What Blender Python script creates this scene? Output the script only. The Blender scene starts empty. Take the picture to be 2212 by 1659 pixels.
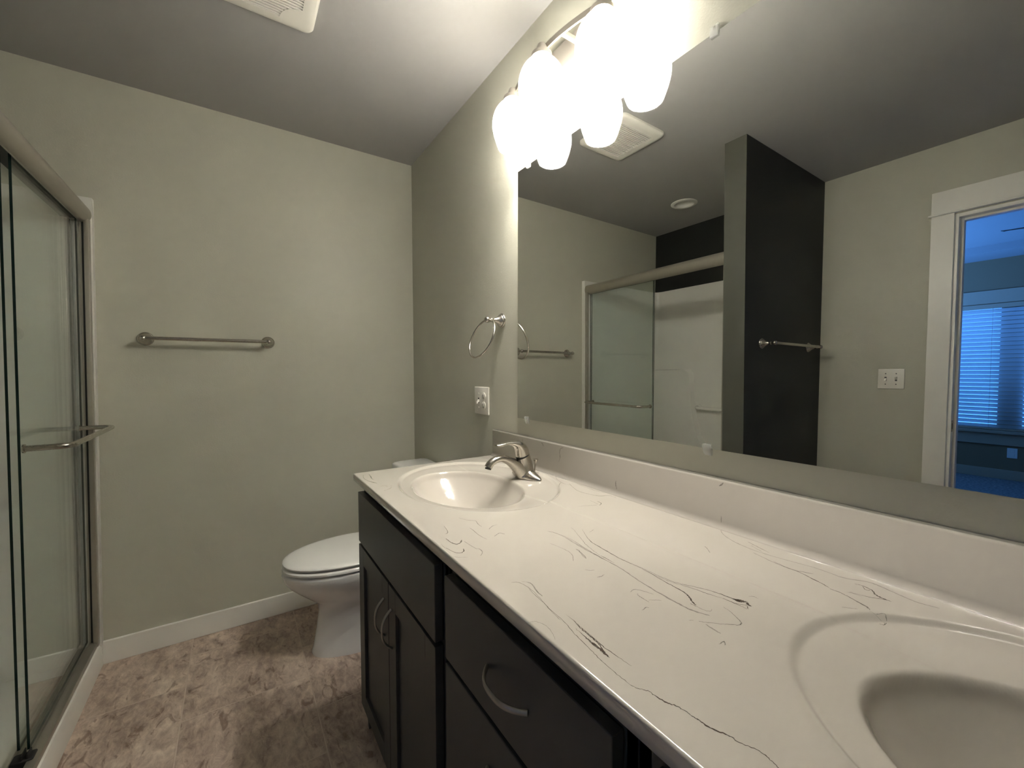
import bpy, bmesh, math, random
from mathutils import Vector, Matrix
import numpy as np
S = bpy.context.scene
COL = S.collection

# ---------------------------------------------------------------- camera
RT = (0.83187808, -0.5549523, -0.00260728)
UP = (0.02344625, 0.03045137, 0.99926122)
FW = (0.55446292, 0.83132464, -0.03834338)
cam = bpy.data.cameras.new('camera')
cam.sensor_width = 36.0
cam.lens = 898.34 / 2212 * 36.0
cam.shift_x = -0.67 / 2212
cam.shift_y = 7.84 / 2212
cam.clip_start = 0.02
camo = bpy.data.objects.new('camera', cam); COL.objects.link(camo)
camo.matrix_world = Matrix(((RT[0], UP[0], -FW[0], -0.88936), (RT[1], UP[1], -FW[1], -2.39395),
                            (RT[2], UP[2], -FW[2], 1.23131), (0, 0, 0, 1)))
S.camera = camo

# ---------------------------------------------------------------- world, exposure
W_ = bpy.data.worlds.new('dusk_sky'); S.world = W_; W_.use_nodes = True
bg = W_.node_tree.nodes['Background']
bg.inputs['Color'].default_value = (0.09, 0.36, 1.0, 1)
bg.inputs['Strength'].default_value = 1.6
S.view_settings.view_transform = 'Standard'; S.view_settings.look = 'None'
S.view_settings.exposure = 0.0; S.view_settings.gamma = 1.0
S.view_settings.use_curve_mapping = False
BULB = 660.0          # radiance of the three bulbs
# daylight coming in through the bedroom window
sk = bpy.data.lights.new('daylight', 'AREA'); sk.shape = 'RECTANGLE'; sk.size = 3.2; sk.size_y = 2.0
sk.energy = 50.0; sk.color = (0.045, 0.23, 1.0)
sko = bpy.data.objects.new('daylight', sk); COL.objects.link(sko)
sko.location = (-7.5, -1.75, 1.6); sko.rotation_euler = (0, math.radians(-90), 0)
sk_fill = bpy.data.lights.new('side_fill_light', 'AREA'); sk_fill.shape = 'RECTANGLE'; sk_fill.size = 1.9; sk_fill.size_y = 1.1  # added fill lamp outside an unseen window, brightens the bedroom ceiling
sk_fill.energy = 420.0; sk_fill.color = (0.085, 0.31, 1.0)
sk_fillo = bpy.data.objects.new('side_fill_light', sk_fill); COL.objects.link(sk_fillo)
sk_fillo.location = (-4.9, 0.92, 1.3); sk_fillo.rotation_euler = (math.radians(-90-76), 0, 0)

S.cycles.sample_clamp_indirect = 0.0
S.cycles.max_bounces = 14; S.cycles.diffuse_bounces = 6; S.cycles.glossy_bounces = 8; S.cycles.transparent_max_bounces = 24

# ---------------------------------------------------------------- helpers
def obj(name, bm, mats=None, parent=None, smooth=None, kind=None, loc=None):
    me = bpy.data.meshes.new(name)
    bmesh.ops.recalc_face_normals(bm, faces=bm.faces)
    if smooth is not None:
        lim = math.radians(smooth)
        for f in bm.faces: f.smooth = True
        for e in bm.edges:
            if len(e.link_faces) == 2 and e.calc_face_angle(0) > lim: e.smooth = False
    bm.to_mesh(me); bm.free()
    if mats is not None:
        for m in (mats if isinstance(mats, (list, tuple)) else [mats]): me.materials.append(m)
    o = bpy.data.objects.new(name, me); COL.objects.link(o)
    if parent is not None:
        o.parent = parent
        o.matrix_parent_inverse = parent.matrix_basis.inverted()
    if kind: o['kind'] = kind
    return o

def tag(o, label, cat, group=None):
    o['label'] = label; o['category'] = cat
    if group: o['group'] = group
    return o

def thing(name, label, cat, loc=(0, 0, 0), group=None):
    o = bpy.data.objects.new(name, None); COL.objects.link(o)
    o.location = loc; o.empty_display_size = 0.05
    return tag(o, label, cat, group)

def box(x0, x1, y0, y1, z0, z1, bm=None, bev=0.0, seg=2, mi=0):
    new = bm is None
    if new: bm = bmesh.new()
    x0, x1 = sorted((x0, x1)); y0, y1 = sorted((y0, y1)); z0, z1 = sorted((z0, z1))
    r = bmesh.ops.create_cube(bm, size=1.0, matrix=Matrix.Translation(((x0+x1)/2, (y0+y1)/2, (z0+z1)/2)) @ Matrix.Diagonal((x1-x0, y1-y0, z1-z0, 1)))
    vs = r['verts']; fs = set(f for v in vs for f in v.link_faces)
    for f in fs: f.material_index = mi
    if bev > 0:
        es = list(set(e for v in vs for e in v.link_edges))
        r2 = bmesh.ops.bevel(bm, geom=es, offset=bev, segments=seg, profile=0.5, affect='EDGES')
        for f in r2['faces']: f.material_index = mi
    return bm

def grid_skin(bm, rings, close_v=True, cap0=True, cap1=True, mi=0):
    """rings: list of lists of points (same length) -> quads between them"""
    R = [[bm.verts.new(p) for p in ring] for ring in rings]
    n = len(R[0])
    for a, b in zip(R, R[1:]):
        for i in range(n if close_v else n-1):
            j = (i+1) % n
            f = bm.faces.new((a[i], a[j], b[j], b[i])); f.material_index = mi
    if cap0 and close_v: bm.faces.new(R[0]).material_index = mi
    if cap1 and close_v: bm.faces.new(list(reversed(R[-1]))).material_index = mi
    return bm

def frames(pts):
    """parallel transported frames along a polyline"""
    P = [Vector(p) for p in pts]; T = []
    for i in range(len(P)):
        a = P[max(0, i-1)]; b = P[min(len(P)-1, i+1)]; T.append((b-a).normalized())
    up = Vector((0, 0, 1)) if abs(T[0].z) < 0.9 else Vector((1, 0, 0))
    N = (up - T[0]*up.dot(T[0])).normalized(); out = []
    for i, t in enumerate(T):
        N = (N - t*N.dot(t)).normalized(); out.append((P[i], t, N, t.cross(N)))
    return out

def tube(pts, r, bm=None, n=14, cap=True, mi=0, rz=None):
    if bm is None: bm = bmesh.new()
    fr = frames(pts); rings = []
    for i, (p, t, N, B) in enumerate(fr):
        ra = r[i] if isinstance(r, (list, tuple)) else r
        rb = (rz[i] if isinstance(rz, (list, tuple)) else rz) if rz is not None else ra
        rings.append([p + N*ra*math.cos(2*math.pi*k/n) + B*rb*math.sin(2*math.pi*k/n) for k in range(n)])
    grid_skin(bm, rings, cap0=cap, cap1=cap, mi=mi)
    return bm

def smoothpath(pts, k=6):
    P = [Vector(p) for p in pts]; out = []
    for i in range(len(P)-1):
        p0 = P[max(0, i-1)]; p1 = P[i]; p2 = P[i+1]; p3 = P[min(len(P)-1, i+2)]
        for s in range(k):
            t = s/k
            out.append(0.5*((2*p1)+(p2-p0)*t+(2*p0-5*p1+4*p2-p3)*t*t+(3*p1-p0-3*p2+p3)*t**3))
    out.append(P[-1]); return out

def lathe(prof, origin=(0, 0, 0), axis=(0, 0, 1), n=32, bm=None, mi=0, cap=True):
    """prof: [(radius, distance along axis)]"""
    if bm is None: bm = bmesh.new()
    a = Vector(axis).normalized(); o = Vector(origin)
    u = a.orthogonal().normalized(); w = a.cross(u); rings = []
    for r, h in prof:
        r = max(r, 1e-5)
        rings.append([o + a*h + (u*math.cos(2*math.pi*k/n) + w*math.sin(2*math.pi*k/n))*r for k in range(n)])
    grid_skin(bm, rings, cap0=cap, cap1=cap, mi=mi)
    return bm

def extrude_prof(prof, axis, a, b, bm=None, mi=0, cap=True):
    """closed 2D profile swept straight along a world axis from a to b"""
    if bm is None: bm = bmesh.new()
    def P(p, t):
        return {'x': (t, p[0], p[1]), 'y': (p[0], t, p[1]), 'z': (p[0], p[1], t)}[axis]
    grid_skin(bm, [[P(p, a) for p in prof], [P(p, b) for p in prof]], mi=mi, cap0=cap, cap1=cap)
    return bm

def rrect(x0, x1, y0, y1, r, n=6):
    out = []
    for cx, cy, a0 in ((x1-r, y1-r, 0), (x0+r, y1-r, 90), (x0+r, y0+r, 180), (x1-r, y0+r, 270)):
        for k in range(n+1):
            a = math.radians(a0 + 90*k/n); out.append((cx+r*math.cos(a), cy+r*math.sin(a)))
    return out

# ---------------------------------------------------------------- materials
def mat(name, color, rough=0.5, metal=0.0, spec=0.5, coat=0.0):
    m = bpy.data.materials.new(name); m.use_nodes = True
    b = m.node_tree.nodes['Principled BSDF']
    b.inputs['Base Color'].default_value = (*color, 1); b.inputs['Roughness'].default_value = rough
    b.inputs['Metallic'].default_value = metal; b.inputs['Specular IOR Level'].default_value = spec
    b.inputs['Coat Weight'].default_value = coat; b.inputs['Coat Roughness'].default_value = 0.05
    return m
def nd(m, t, **kw):
    n = m.node_tree.nodes.new(t)
    for k, v in kw.items():
        if k in n.inputs.keys(): n.inputs[k].default_value = v
        else: setattr(n, k, v)
    return n
def ln(m, a, b): m.node_tree.links.new(a, b)
def bsdf(m): return m.node_tree.nodes['Principled BSDF']
def add_bump(m, scale, strength, dist=0.001, detail=3.0, vec=None):
    tc = nd(m, 'ShaderNodeTexCoord'); no = nd(m, 'ShaderNodeTexNoise', Scale=scale, Detail=detail)
    ln(m, tc.outputs['Object'], no.inputs['Vector'])
    bu = nd(m, 'ShaderNodeBump', Strength=strength, Distance=dist)
    ln(m, no.outputs['Fac'], bu.inputs['Height']); ln(m, bu.outputs['Normal'], bsdf(m).inputs['Normal'])
def vary(m, c1, c2, scale, detail=4.0, lo=0.3, hi=0.7):
    tc = nd(m, 'ShaderNodeTexCoord'); no = nd(m, 'ShaderNodeTexNoise', Scale=scale, Detail=detail)
    ln(m, tc.outputs['Object'], no.inputs['Vector'])
    cr = nd(m, 'ShaderNodeValToRGB'); e = cr.color_ramp.elements
    e[0].position = lo; e[0].color = (*c1, 1); e[1].position = hi; e[1].color = (*c2, 1)
    ln(m, no.outputs['Fac'], cr.inputs['Fac']); ln(m, cr.outputs['Color'], bsdf(m).inputs['Base Color'])

SAGE = (0.545, 0.535, 0.448)
M = {}
M['sage'] = mat('sage_wall_paint', SAGE, 0.45, spec=0.35)
vary(M['sage'], tuple(c*0.98 for c in SAGE), tuple(c*1.02 for c in SAGE), 3.0)
add_bump(M['sage'], 170.0, 0.35, 0.0012)
M['charcoal'] = mat('charcoal_wall_paint', (0.022, 0.023, 0.021), 0.5, spec=0.3)
add_bump(M['charcoal'], 170.0, 0.3, 0.001)
M['end'] = mat('olive_charcoal_satin_paint', (0.085, 0.086, 0.070), 0.4); add_bump(M['end'], 170.0, 0.3, 0.001)
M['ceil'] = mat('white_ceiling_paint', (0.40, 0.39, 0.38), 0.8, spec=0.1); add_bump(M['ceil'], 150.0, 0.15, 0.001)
M['trim'] = mat('white_trim_paint', (0.84, 0.82, 0.77), 0.35); add_bump(M['trim'], 20.0, 0.05, 0.001)
M['acryl'] = mat('white_shower_acrylic', (0.80, 0.785, 0.74), 0.22, coat=0.2); add_bump(M['acryl'], 9.0, 0.05, 0.002)
M['porc'] = mat('white_glazed_porcelain', (0.86, 0.85, 0.84), 0.08, coat=0.5); add_bump(M['porc'], 12.0, 0.02, 0.001)
M['seatp'] = mat('white_seat_plastic', (0.86, 0.85, 0.82), 0.18); add_bump(M['seatp'], 12.0, 0.02, 0.001)
M['plate'] = mat('almond_white_plastic', (0.84, 0.81, 0.74), 0.3); add_bump(M['plate'], 60.0, 0.02, 0.0005)
M['slot'] = mat('dark_slot', (0.02, 0.02, 0.02), 0.6); add_bump(M['slot'], 60.0, 0.02, 0.0005)
M['nickel'] = mat('brushed_nickel', (0.52, 0.49, 0.44), 0.24, 1.0)
M['nickel_dark'] = mat('satin_nickel_rail', (0.42, 0.39, 0.34), 0.38, 0.75)
for k, st in (('nickel', 0.12), ('nickel_dark', 0.15)):
    m = M[k]; tc = nd(m, 'ShaderNodeTexCoord'); mp = nd(m, 'ShaderNodeMapping'); mp.inputs['Scale'].default_value = (600, 20, 600)
    no = nd(m, 'ShaderNodeTexNoise', Scale=1.0, Detail=2.0); mr_ = nd(m, 'ShaderNodeMapRange')
    r0 = bsdf(m).inputs['Roughness'].default_value
    mr_.inputs['To Min'].default_value = r0-0.06; mr_.inputs['To Max'].default_value = r0+0.08
    ln(m, tc.outputs['Object'], mp.inputs['Vector']); ln(m, mp.outputs['Vector'], no.inputs['Vector'])
    ln(m, no.outputs['Fac'], mr_.inputs['Value']); ln(m, mr_.outputs['Result'], bsdf(m).inputs['Roughness'])
M['marble'] = mat('cream_cultured_marble', (0.80, 0.745, 0.655), 0.14, coat=0.8)
vary(M['marble'], (0.520, 0.480, 0.425), (0.545, 0.506, 0.452), 3.5, 3.0)
M['cab'] = mat('charcoal_cabinet_paint', (0.040, 0.038, 0.036), 0.42, spec=0.4)
vary(M['cab'], (0.050, 0.050, 0.049), (0.058, 0.058, 0.057), 8.0)
M['black'] = mat('black_rubber', (0.012, 0.012, 0.013), 0.6); add_bump(M['black'], 80, 0.1, 0.0005)
M['mirror'] = mat('silvered_mirror', (0.80, 0.81, 0.79), 0.0, 1.0)
M['mirror_edge'] = mat('mirror_glass_edge', (0.16, 0.18, 0.15), 0.2)
M['bedtrim'] = mat('bedroom_white_trim_dimmed', (0.46, 0.34, 0.23), 0.5); add_bump(M['bedtrim'], 20.0, 0.05, 0.001)  # white trim; darker, warmer base colour stands in for weaker blue light
M['carpet'] = mat('bedroom_carpet', (0.22, 0.21, 0.20), 0.95, spec=0.05)
vary(M['carpet'], (0.13, 0.125, 0.12), (0.30, 0.29, 0.28), 45.0, 6.0); 
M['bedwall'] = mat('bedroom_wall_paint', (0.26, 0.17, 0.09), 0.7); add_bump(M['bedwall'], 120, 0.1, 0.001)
M['fan'] = mat('dark_fan_wood', (0.03, 0.025, 0.02), 0.5); add_bump(M['fan'], 40, 0.1, 0.001)

def glass_mat(name, tint, refl=1.0):
    m = bpy.data.materials.new(name); m.use_nodes = True; nt = m.node_tree; nt.nodes.clear()
    out = nd(m, 'ShaderNodeOutputMaterial'); mx = nd(m, 'ShaderNodeMixShader')
    tr = nd(m, 'ShaderNodeBsdfTransparent', Color=(*tint, 1)); gl = nd(m, 'ShaderNodeBsdfGlossy', Roughness=0.0)
    gl.inputs['Color'].default_value = (refl, refl, refl, 1)
    fr = nd(m, 'ShaderNodeFresnel', IOR=1.5)
    ge = nd(m, 'ShaderNodeNewGeometry'); ir = nd(m, 'ShaderNodeMapRange')     # same reflectance on both faces
    ir.inputs['To Min'].default_value = 1.5; ir.inputs['To Max'].default_value = 1/1.5
    ln(m, ge.outputs['Backfacing'], ir.inputs['Value']); ln(m, ir.outputs['Result'], fr.inputs['IOR'])
    ln(m, fr.outputs['Fac'], mx.inputs['Fac']); ln(m, tr.outputs[0], mx.inputs[1]); ln(m, gl.outputs[0], mx.inputs[2])
    ln(m, mx.outputs[0], out.inputs['Surface']); return m
M['glass'] = glass_mat('clear_shower_glass', (0.965, 0.985, 0.98))
M['glass_edge'] = mat('green_glass_edge', (0.008, 0.022, 0.02), 0.1)
M['pane'] = glass_mat('window_glass', (0.96, 0.97, 0.97))
M['clip'] = glass_mat('clear_clip_plastic', (0.86, 0.88, 0.86))
def clip_mat():
    m = bpy.data.materials.new('clear_clip_plastic_body'); m.use_nodes = True; b = bsdf(m)
    b.inputs['Base Color'].default_value = (0.8, 0.8, 0.78, 1); b.inputs['Roughness'].default_value = 0.15
    b.inputs['Alpha'].default_value = 0.32; return m
M['clip'] = clip_mat()

def shade_mat():
    m = bpy.data.materials.new('frosted_glass_shade'); m.use_nodes = True; nt = m.node_tree; nt.nodes.clear()
    out = nd(m, 'ShaderNodeOutputMaterial')
    tr = nd(m, 'ShaderNodeBsdfTransparent', Color=(1, 1, 1, 1)); tl = nd(m, 'ShaderNodeBsdfTranslucent', Color=(0.3, 0.3, 0.295, 1))
    df = nd(m, 'ShaderNodeBsdfDiffuse', Color=(0.3, 0.3, 0.295, 1))
    gl = nd(m, 'ShaderNodeBsdfGlossy', Roughness=0.25); fr = nd(m, 'ShaderNodeFresnel', IOR=1.4)
    tc = nd(m, 'ShaderNodeTexCoord'); no = nd(m, 'ShaderNodeTexNoise', Scale=90.0, Detail=3.0)
    mr_ = nd(m, 'ShaderNodeMapRange'); mr_.inputs['To Min'].default_value = 0.38; mr_.inputs['To Max'].default_value = 0.44
    ln(m, tc.outputs['Object'], no.inputs['Vector']); ln(m, no.outputs['Fac'], mr_.inputs['Value'])
    a = nd(m, 'ShaderNodeMixShader'); a.inputs['Fac'].default_value = 0.35
    ln(m, tl.outputs[0], a.inputs[1]); ln(m, df.outputs[0], a.inputs[2])
    b = nd(m, 'ShaderNodeMixShader'); ln(m, mr_.outputs['Result'], b.inputs['Fac'])
    ln(m, a.outputs[0], b.inputs[1]); ln(m, tr.outputs[0], b.inputs[2])
    c = nd(m, 'ShaderNodeMixShader'); ln(m, fr.outputs['Fac'], c.inputs['Fac'])
    ln(m, b.outputs[0], c.inputs[1]); ln(m, gl.outputs[0], c.inputs[2])
    ln(m, c.outputs[0], out.inputs['Surface']); return m
M['shade'] = shade_mat()
def emit(name, col, s):
    m = bpy.data.materials.new(name); m.use_nodes = True; nt = m.node_tree; nt.nodes.clear()
    out = nd(m, 'ShaderNodeOutputMaterial'); e = nd(m, 'ShaderNodeEmission', Color=(*col, 1), Strength=s)
    ln(m, e.outputs[0], out.inputs['Surface']); return m
M['bulb'] = emit('lit_bulb', (1.0, 0.955, 0.86), BULB)

def slat_mat():
    m = bpy.data.materials.new('white_blind_slat'); m.use_nodes = True; nt = m.node_tree; nt.nodes.clear()
    out = nd(m, 'ShaderNodeOutputMaterial'); tl = nd(m, 'ShaderNodeBsdfTranslucent', Color=(0.75, 0.75, 0.75, 1))
    df = nd(m, 'ShaderNodeBsdfDiffuse', Color=(0.8, 0.8, 0.8, 1)); a = nd(m, 'ShaderNodeMixShader'); a.inputs['Fac'].default_value = 0.5
    tc = nd(m, 'ShaderNodeTexCoord'); no = nd(m, 'ShaderNodeTexNoise', Scale=6.0, Detail=2.0)
    ln(m, tc.outputs['Object'], no.inputs['Vector']); mr_ = nd(m, 'ShaderNodeMapRange')
    mr_.inputs['To Min'].default_value = 0.42; mr_.inputs['To Max'].default_value = 0.58
    ln(m, no.outputs['Fac'], mr_.inputs['Value']); ln(m, mr_.outputs['Result'], a.inputs['Fac'])
    ln(m, tl.outputs[0], a.inputs[1]); ln(m, df.outputs[0], a.inputs[2]); ln(m, a.outputs[0], out.inputs['Surface']); return m
M['slat'] = slat_mat()

def vein_mat(name, col, alpha):
    m = mat(name, col, 0.2); b = bsdf(m)
    tc = nd(m, 'ShaderNodeTexCoord'); no = nd(m, 'ShaderNodeTexNoise', Scale=160.0, Detail=4.0)
    ln(m, tc.outputs['Object'], no.inputs['Vector']); mr_ = nd(m, 'ShaderNodeMapRange')
    mr_.inputs['From Min'].default_value = 0.3; mr_.inputs['From Max'].default_value = 0.6
    mr_.inputs['To Min'].default_value = alpha*0.7; mr_.inputs['To Max'].default_value = alpha
    ln(m, no.outputs['Fac'], mr_.inputs['Value']); ln(m, mr_.outputs['Result'], b.inputs['Alpha']); return m
VM = [vein_mat('dark_umber_vein', (0.085, 0.060, 0.047), 1.0), vein_mat('brown_vein', (0.13, 0.098, 0.078), 0.85),
      vein_mat('grey_brown_vein', (0.16, 0.135, 0.11), 0.7), vein_mat('pale_grey_vein', (0.26, 0.235, 0.195), 0.5)]

def floor_mat():
    m = mat('stone_look_vinyl_tile', (0.2, 0.15, 0.12), 0.38, spec=0.4); b = bsdf(m)
    tc = nd(m, 'ShaderNodeTexCoord'); sx = nd(m, 'ShaderNodeSeparateXYZ'); cx = nd(m, 'ShaderNodeCombineXYZ')
    ln(m, tc.outputs['Object'], sx.inputs[0])
    ax = nd(m, 'ShaderNodeMath', operation='ADD'); ax.inputs[1].default_value = 0.36 + 0.41*20
    ay = nd(m, 'ShaderNodeMath', operation='ADD'); ay.inputs[1].default_value = 1.077 + 0.41*20
    ln(m, sx.outputs['Y'], ax.inputs[0]); ln(m, sx.outputs['X'], ay.inputs[0])
    ln(m, ax.outputs[0], cx.inputs['X']); ln(m, ay.outputs[0], cx.inputs['Y'])
    br = nd(m, 'ShaderNodeTexBrick'); br.offset = 0.5; br.offset_frequency = 2; br.squash = 1.0
    for k, v in dict(Scale=1.0).items(): br.inputs[k].default_value = v
    br.inputs['Mortar Size'].default_value = 0.0022; br.inputs['Mortar Smooth'].default_value = 0.6
    br.inputs['Brick Width'].default_value = 0.41; br.inputs['Row Height'].default_value = 0.41
    br.inputs['Color1'].default_value = (0, 0, 0, 1); br.inputs['Color2'].default_value = (1, 1, 1, 1)
    br.inputs['Bias'].default_value = 0.0
    ln(m, cx.outputs[0], br.inputs['Vector'])
    # per tile shift of the stone pattern
    vm = nd(m, 'ShaderNodeVectorMath', operation='MULTIPLY_ADD'); vm.inputs[1].default_value = (3.1, 5.3, 2.0)
    ln(m, br.outputs['Color'], vm.inputs[0]); ln(m, tc.outputs['Object'], vm.inputs[2])
    mp = nd(m, 'ShaderNodeMapping'); mp.inputs['Scale'].default_value = (1.6, 0.8, 1); mp.inputs['Rotation'].default_value = (0, 0, 0.5)
    ln(m, vm.outputs[0], mp.inputs['Vector'])
    n1 = nd(m, 'ShaderNodeTexNoise', Scale=5.0, Detail=8.0, Roughness=0.66, Distortion=0.6)
    n2 = nd(m, 'ShaderNodeTexNoise', Scale=26.0, Detail=7.0, Roughness=0.72, Distortion=0.5)
    n3 = nd(m, 'ShaderNodeTexNoise', Scale=12.0, Detail=9.0, Roughness=0.6, Distortion=1.6)
    for n in (n1, n2, n3): ln(m, mp.outputs[0], n.inputs['Vector'])
    a = nd(m, 'ShaderNodeMath', operation='MULTIPLY_ADD'); a.inputs[1].default_value = 0.5
    h = nd(m, 'ShaderNodeMath', operation='MULTIPLY'); h.inputs[1].default_value = 0.5
    ln(m, n2.outputs['Fac'], h.inputs[0]); ln(m, n1.outputs['Fac'], a.inputs[0]); ln(m, h.outputs[0], a.inputs[2])
    cr = nd(m, 'ShaderNodeValToRGB'); e = cr.color_ramp.elements
    e[0].position = 0.36; e[0].color = (0.244, 0.179, 0.145, 1); e[1].position = 0.64; e[1].color = (0.766, 0.643, 0.533, 1)
    x = e.new(0.47); x.color = (0.441, 0.339, 0.280, 1); x = e.new(0.54); x.color = (0.580, 0.458, 0.379, 1)
    ln(m, a.outputs[0], cr.inputs['Fac'])
    # dark mineral flecks
    c2 = nd(m, 'ShaderNodeValToRGB'); e2 = c2.color_ramp.elements
    e2[0].position = 0.35; e2[0].color = (0.55, 0.50, 0.47, 1); e2[1].position = 0.43; e2[1].color = (1, 1, 1, 1)
    ln(m, n3.outputs['Fac'], c2.inputs['Fac'])
    mul = nd(m, 'ShaderNodeMix', data_type='RGBA', blend_type='MULTIPLY'); mul.inputs[0].default_value = 1.0
    ln(m, cr.outputs['Color'], mul.inputs[6]); ln(m, c2.outputs['Color'], mul.inputs[7])
    gm = nd(m, 'ShaderNodeMix', data_type='RGBA'); gm.inputs[7].default_value = (0.696, 0.590, 0.508, 1)
    gf = nd(m, 'ShaderNodeMath', operation='MULTIPLY'); gf.inputs[1].default_value = 0.55
    ln(m, br.outputs['Fac'], gf.inputs[0]); ln(m, gf.outputs[0], gm.inputs[0])
    ln(m, mul.outputs[2], gm.inputs[6]); ln(m, gm.outputs[2], b.inputs['Base Color'])
    bu = nd(m, 'ShaderNodeBump', Strength=0.25, Distance=0.001); ln(m, n2.outputs['Fac'], bu.inputs['Height']); ln(m, bu.outputs['Normal'], b.inputs['Normal'])
    return m
M['floor'] = floor_mat()

# ================================================================ THE ROOM
H = 2.438; WX = -2.2324            # ceiling height, plane of the door / shower-back wall
PY0, PY1, PX = -1.265, -1.152, -1.28   # shower partition
FY = -2.80                          # wall behind the camera
def struct(name, bm, m, parent=None, smooth=None): return obj(name, bm, m, parent, smooth, None if parent else 'structure')
struct('floor', box(WX-0.12, 0.12, FY-0.12, 0.12, -0.06, 0.0), M['floor'])
CLX, CLY, CLH = -1.795, -0.57, 0.060        # housing cut-out of the recessed light
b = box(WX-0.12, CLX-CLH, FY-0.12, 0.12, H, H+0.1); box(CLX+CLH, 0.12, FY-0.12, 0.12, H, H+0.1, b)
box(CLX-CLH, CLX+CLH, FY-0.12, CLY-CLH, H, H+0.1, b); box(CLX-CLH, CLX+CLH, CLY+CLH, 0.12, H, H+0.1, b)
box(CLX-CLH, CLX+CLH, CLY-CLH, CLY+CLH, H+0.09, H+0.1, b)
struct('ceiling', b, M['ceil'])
struct('wall_back', box(WX-0.12, 0.12, 0, 0.12, 0, H), M['sage'])
struct('wall_right', box(0, 0.12, FY, 0, 0, H), M['sage'])
struct('wall_front', box(WX-0.12, 0.12, FY-0.12, FY, 0, H), M['sage'])
DY0, DY1, DZ = -2.615, -1.842, 2.058   # rough door opening
b = box(WX-0.12, WX, DY1, PY0, 0, H); box(WX-0.12, WX, FY, DY0, 0, H, b); box(WX-0.12, WX, DY0, DY1, DZ, H, b)
struct('wall_left', b, M['sage'])
struct('wall_shower_end', box(WX-0.12, WX, PY0, 0, 0, H), M['charcoal'])
b = box(WX, PX, PY0, PY1, 0, H)
b.faces.ensure_lookup_table()
for f in b.faces:
    c_ = f.calc_center_median()
    f.material_index = 1 if c_.y < PY0+1e-4 else (2 if c_.x > PX-1e-4 else 0)
for v in b.verts:
    if v.co.x > PX-0.01: v.co.x = -1.288-0.022*(H-v.co.z)
struct('wall_partition', b, [M['sage'], M['charcoal'], M['end']])

def baseboard(name, x0, x1, y0, y1):
    b = box(x0, x1, y0, y1, 0, 0.098, bev=0.003, seg=2); struct(name, b, M['trim'])
baseboard('baseboard_back', -1.383, -0.0005, -0.0135, -0.0005)
baseboard('baseboard_right', -0.0135, -0.0005, -0.94, -0.014)
baseboard('baseboard_left', WX+0.0005, WX+0.0135, -1.752, PY0-0.0005)
baseboard('baseboard_front', WX+0.014, -0.56, FY+0.0005, FY+0.0135)
baseboard('baseboard_partition', WX+0.014, -1.345, PY0-0.0135, PY0-0.0005)

# door to the bedroom: jamb, stop, casing, head board with a fillet
d = bpy.data.objects.new('door_1', None); COL.objects.link(d); d.location = (WX, -2.23, 0); d['kind'] = 'structure'
b = box(WX-0.125, WX+0.001, DY1-0.018, DY1, 0, DZ, bev=0.001); box(WX-0.125, WX+0.001, DY0, DY0+0.018, 0, DZ, b, bev=0.001)
box(WX-0.125, WX+0.001, DY0+0.018, DY1-0.018, DZ-0.018, DZ, b, bev=0.001)
obj('jamb', b, M['trim'], d)
b = box(WX-0.080, WX-0.042, DY1-0.030, DY1-0.018, 0, DZ-0.018, bev=0.001); box(WX-0.080, WX-0.042, DY0+0.018, DY0+0.030, 0, DZ-0.018, b, bev=0.001)
box(WX-0.080, WX-0.042, DY0+0.030, DY1-0.030, DZ-0.030, DZ-0.018, b, bev=0.001)
obj('door_stop', b, M['trim'], d)
obj('side_casing', box(WX+0.0005, WX+0.018, DY1-0.004, DY1+0.083, 0, DZ+0.004, bev=0.0015), M['trim'], d)
obj('side_casing', box(WX+0.0005, WX+0.018, DY0-0.083, DY0+0.004, 0, DZ+0.004, bev=0.0015), M['trim'], d)
obj('head_fillet', box(WX+0.0005, WX+0.028, DY0-0.092, DY1+0.095, DZ+0.004, DZ+0.014, bev=0.004, seg=3), M['trim'], d)
obj('head_casing', box(WX+0.0005, WX+0.020, DY0-0.083, DY1+0.083, DZ+0.014, DZ+0.128, bev=0.0015), M['trim'], d)
b = box(WX-0.036, WX-0.004, DY1-0.0195, DY1-0.0178, 0.93, 0.99, bev=0.0005)
box(WX-0.026, WX-0.012, DY1-0.0198, DY1-0.0190, 0.945, 0.975, b, mi=1)
obj('strike_plate', b, [M['nickel_dark'], M['slot']], d)

# ---------------------------------------------------------------- bedroom beyond the door
BX0, BX1, BY0, BY1, BH = -6.69, WX-0.12, -4.3, 0.6, 2.62
struct('floor_bedroom', box(BX0-0.1, BX1, BY0-0.1, BY1+0.1, -0.06, 0.002), M['carpet'])
WN0, WN1, WNZ0, WNZ1 = -2.75, -0.72, 0.575, 2.09
b = box(BX0-0.12, BX0, BY0, WN0, 0, 3.0); box(BX0-0.12, BX0, WN1, BY1, 0, 3.0, b)
box(BX0-0.12, BX0, WN0, WN1, 0, WNZ0, b); box(BX0-0.12, BX0, WN0, WN1, WNZ1, 3.0, b)
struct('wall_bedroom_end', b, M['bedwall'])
SW0, SW1, SZ0, SZ1 = -5.9, -3.9, 0.9, 2.1      # unseen window opening, added so fill light reaches the bedroom ceiling
b = box(BX0-0.12, SW0, BY1, BY1+0.12, 0, 3.0); box(SW1, BX1, BY1, BY1+0.12, 0, 3.0, b)
box(SW0, SW1, BY1, BY1+0.12, 0, SZ0, b); box(SW0, SW1, BY1, BY1+0.12, SZ1, 3.0, b)
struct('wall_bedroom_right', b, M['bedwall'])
struct('wall_bedroom_left', box(BX0-0.12, BX1, BY0-0.12, BY0, 0, 3.0), M['bedwall'])
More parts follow.
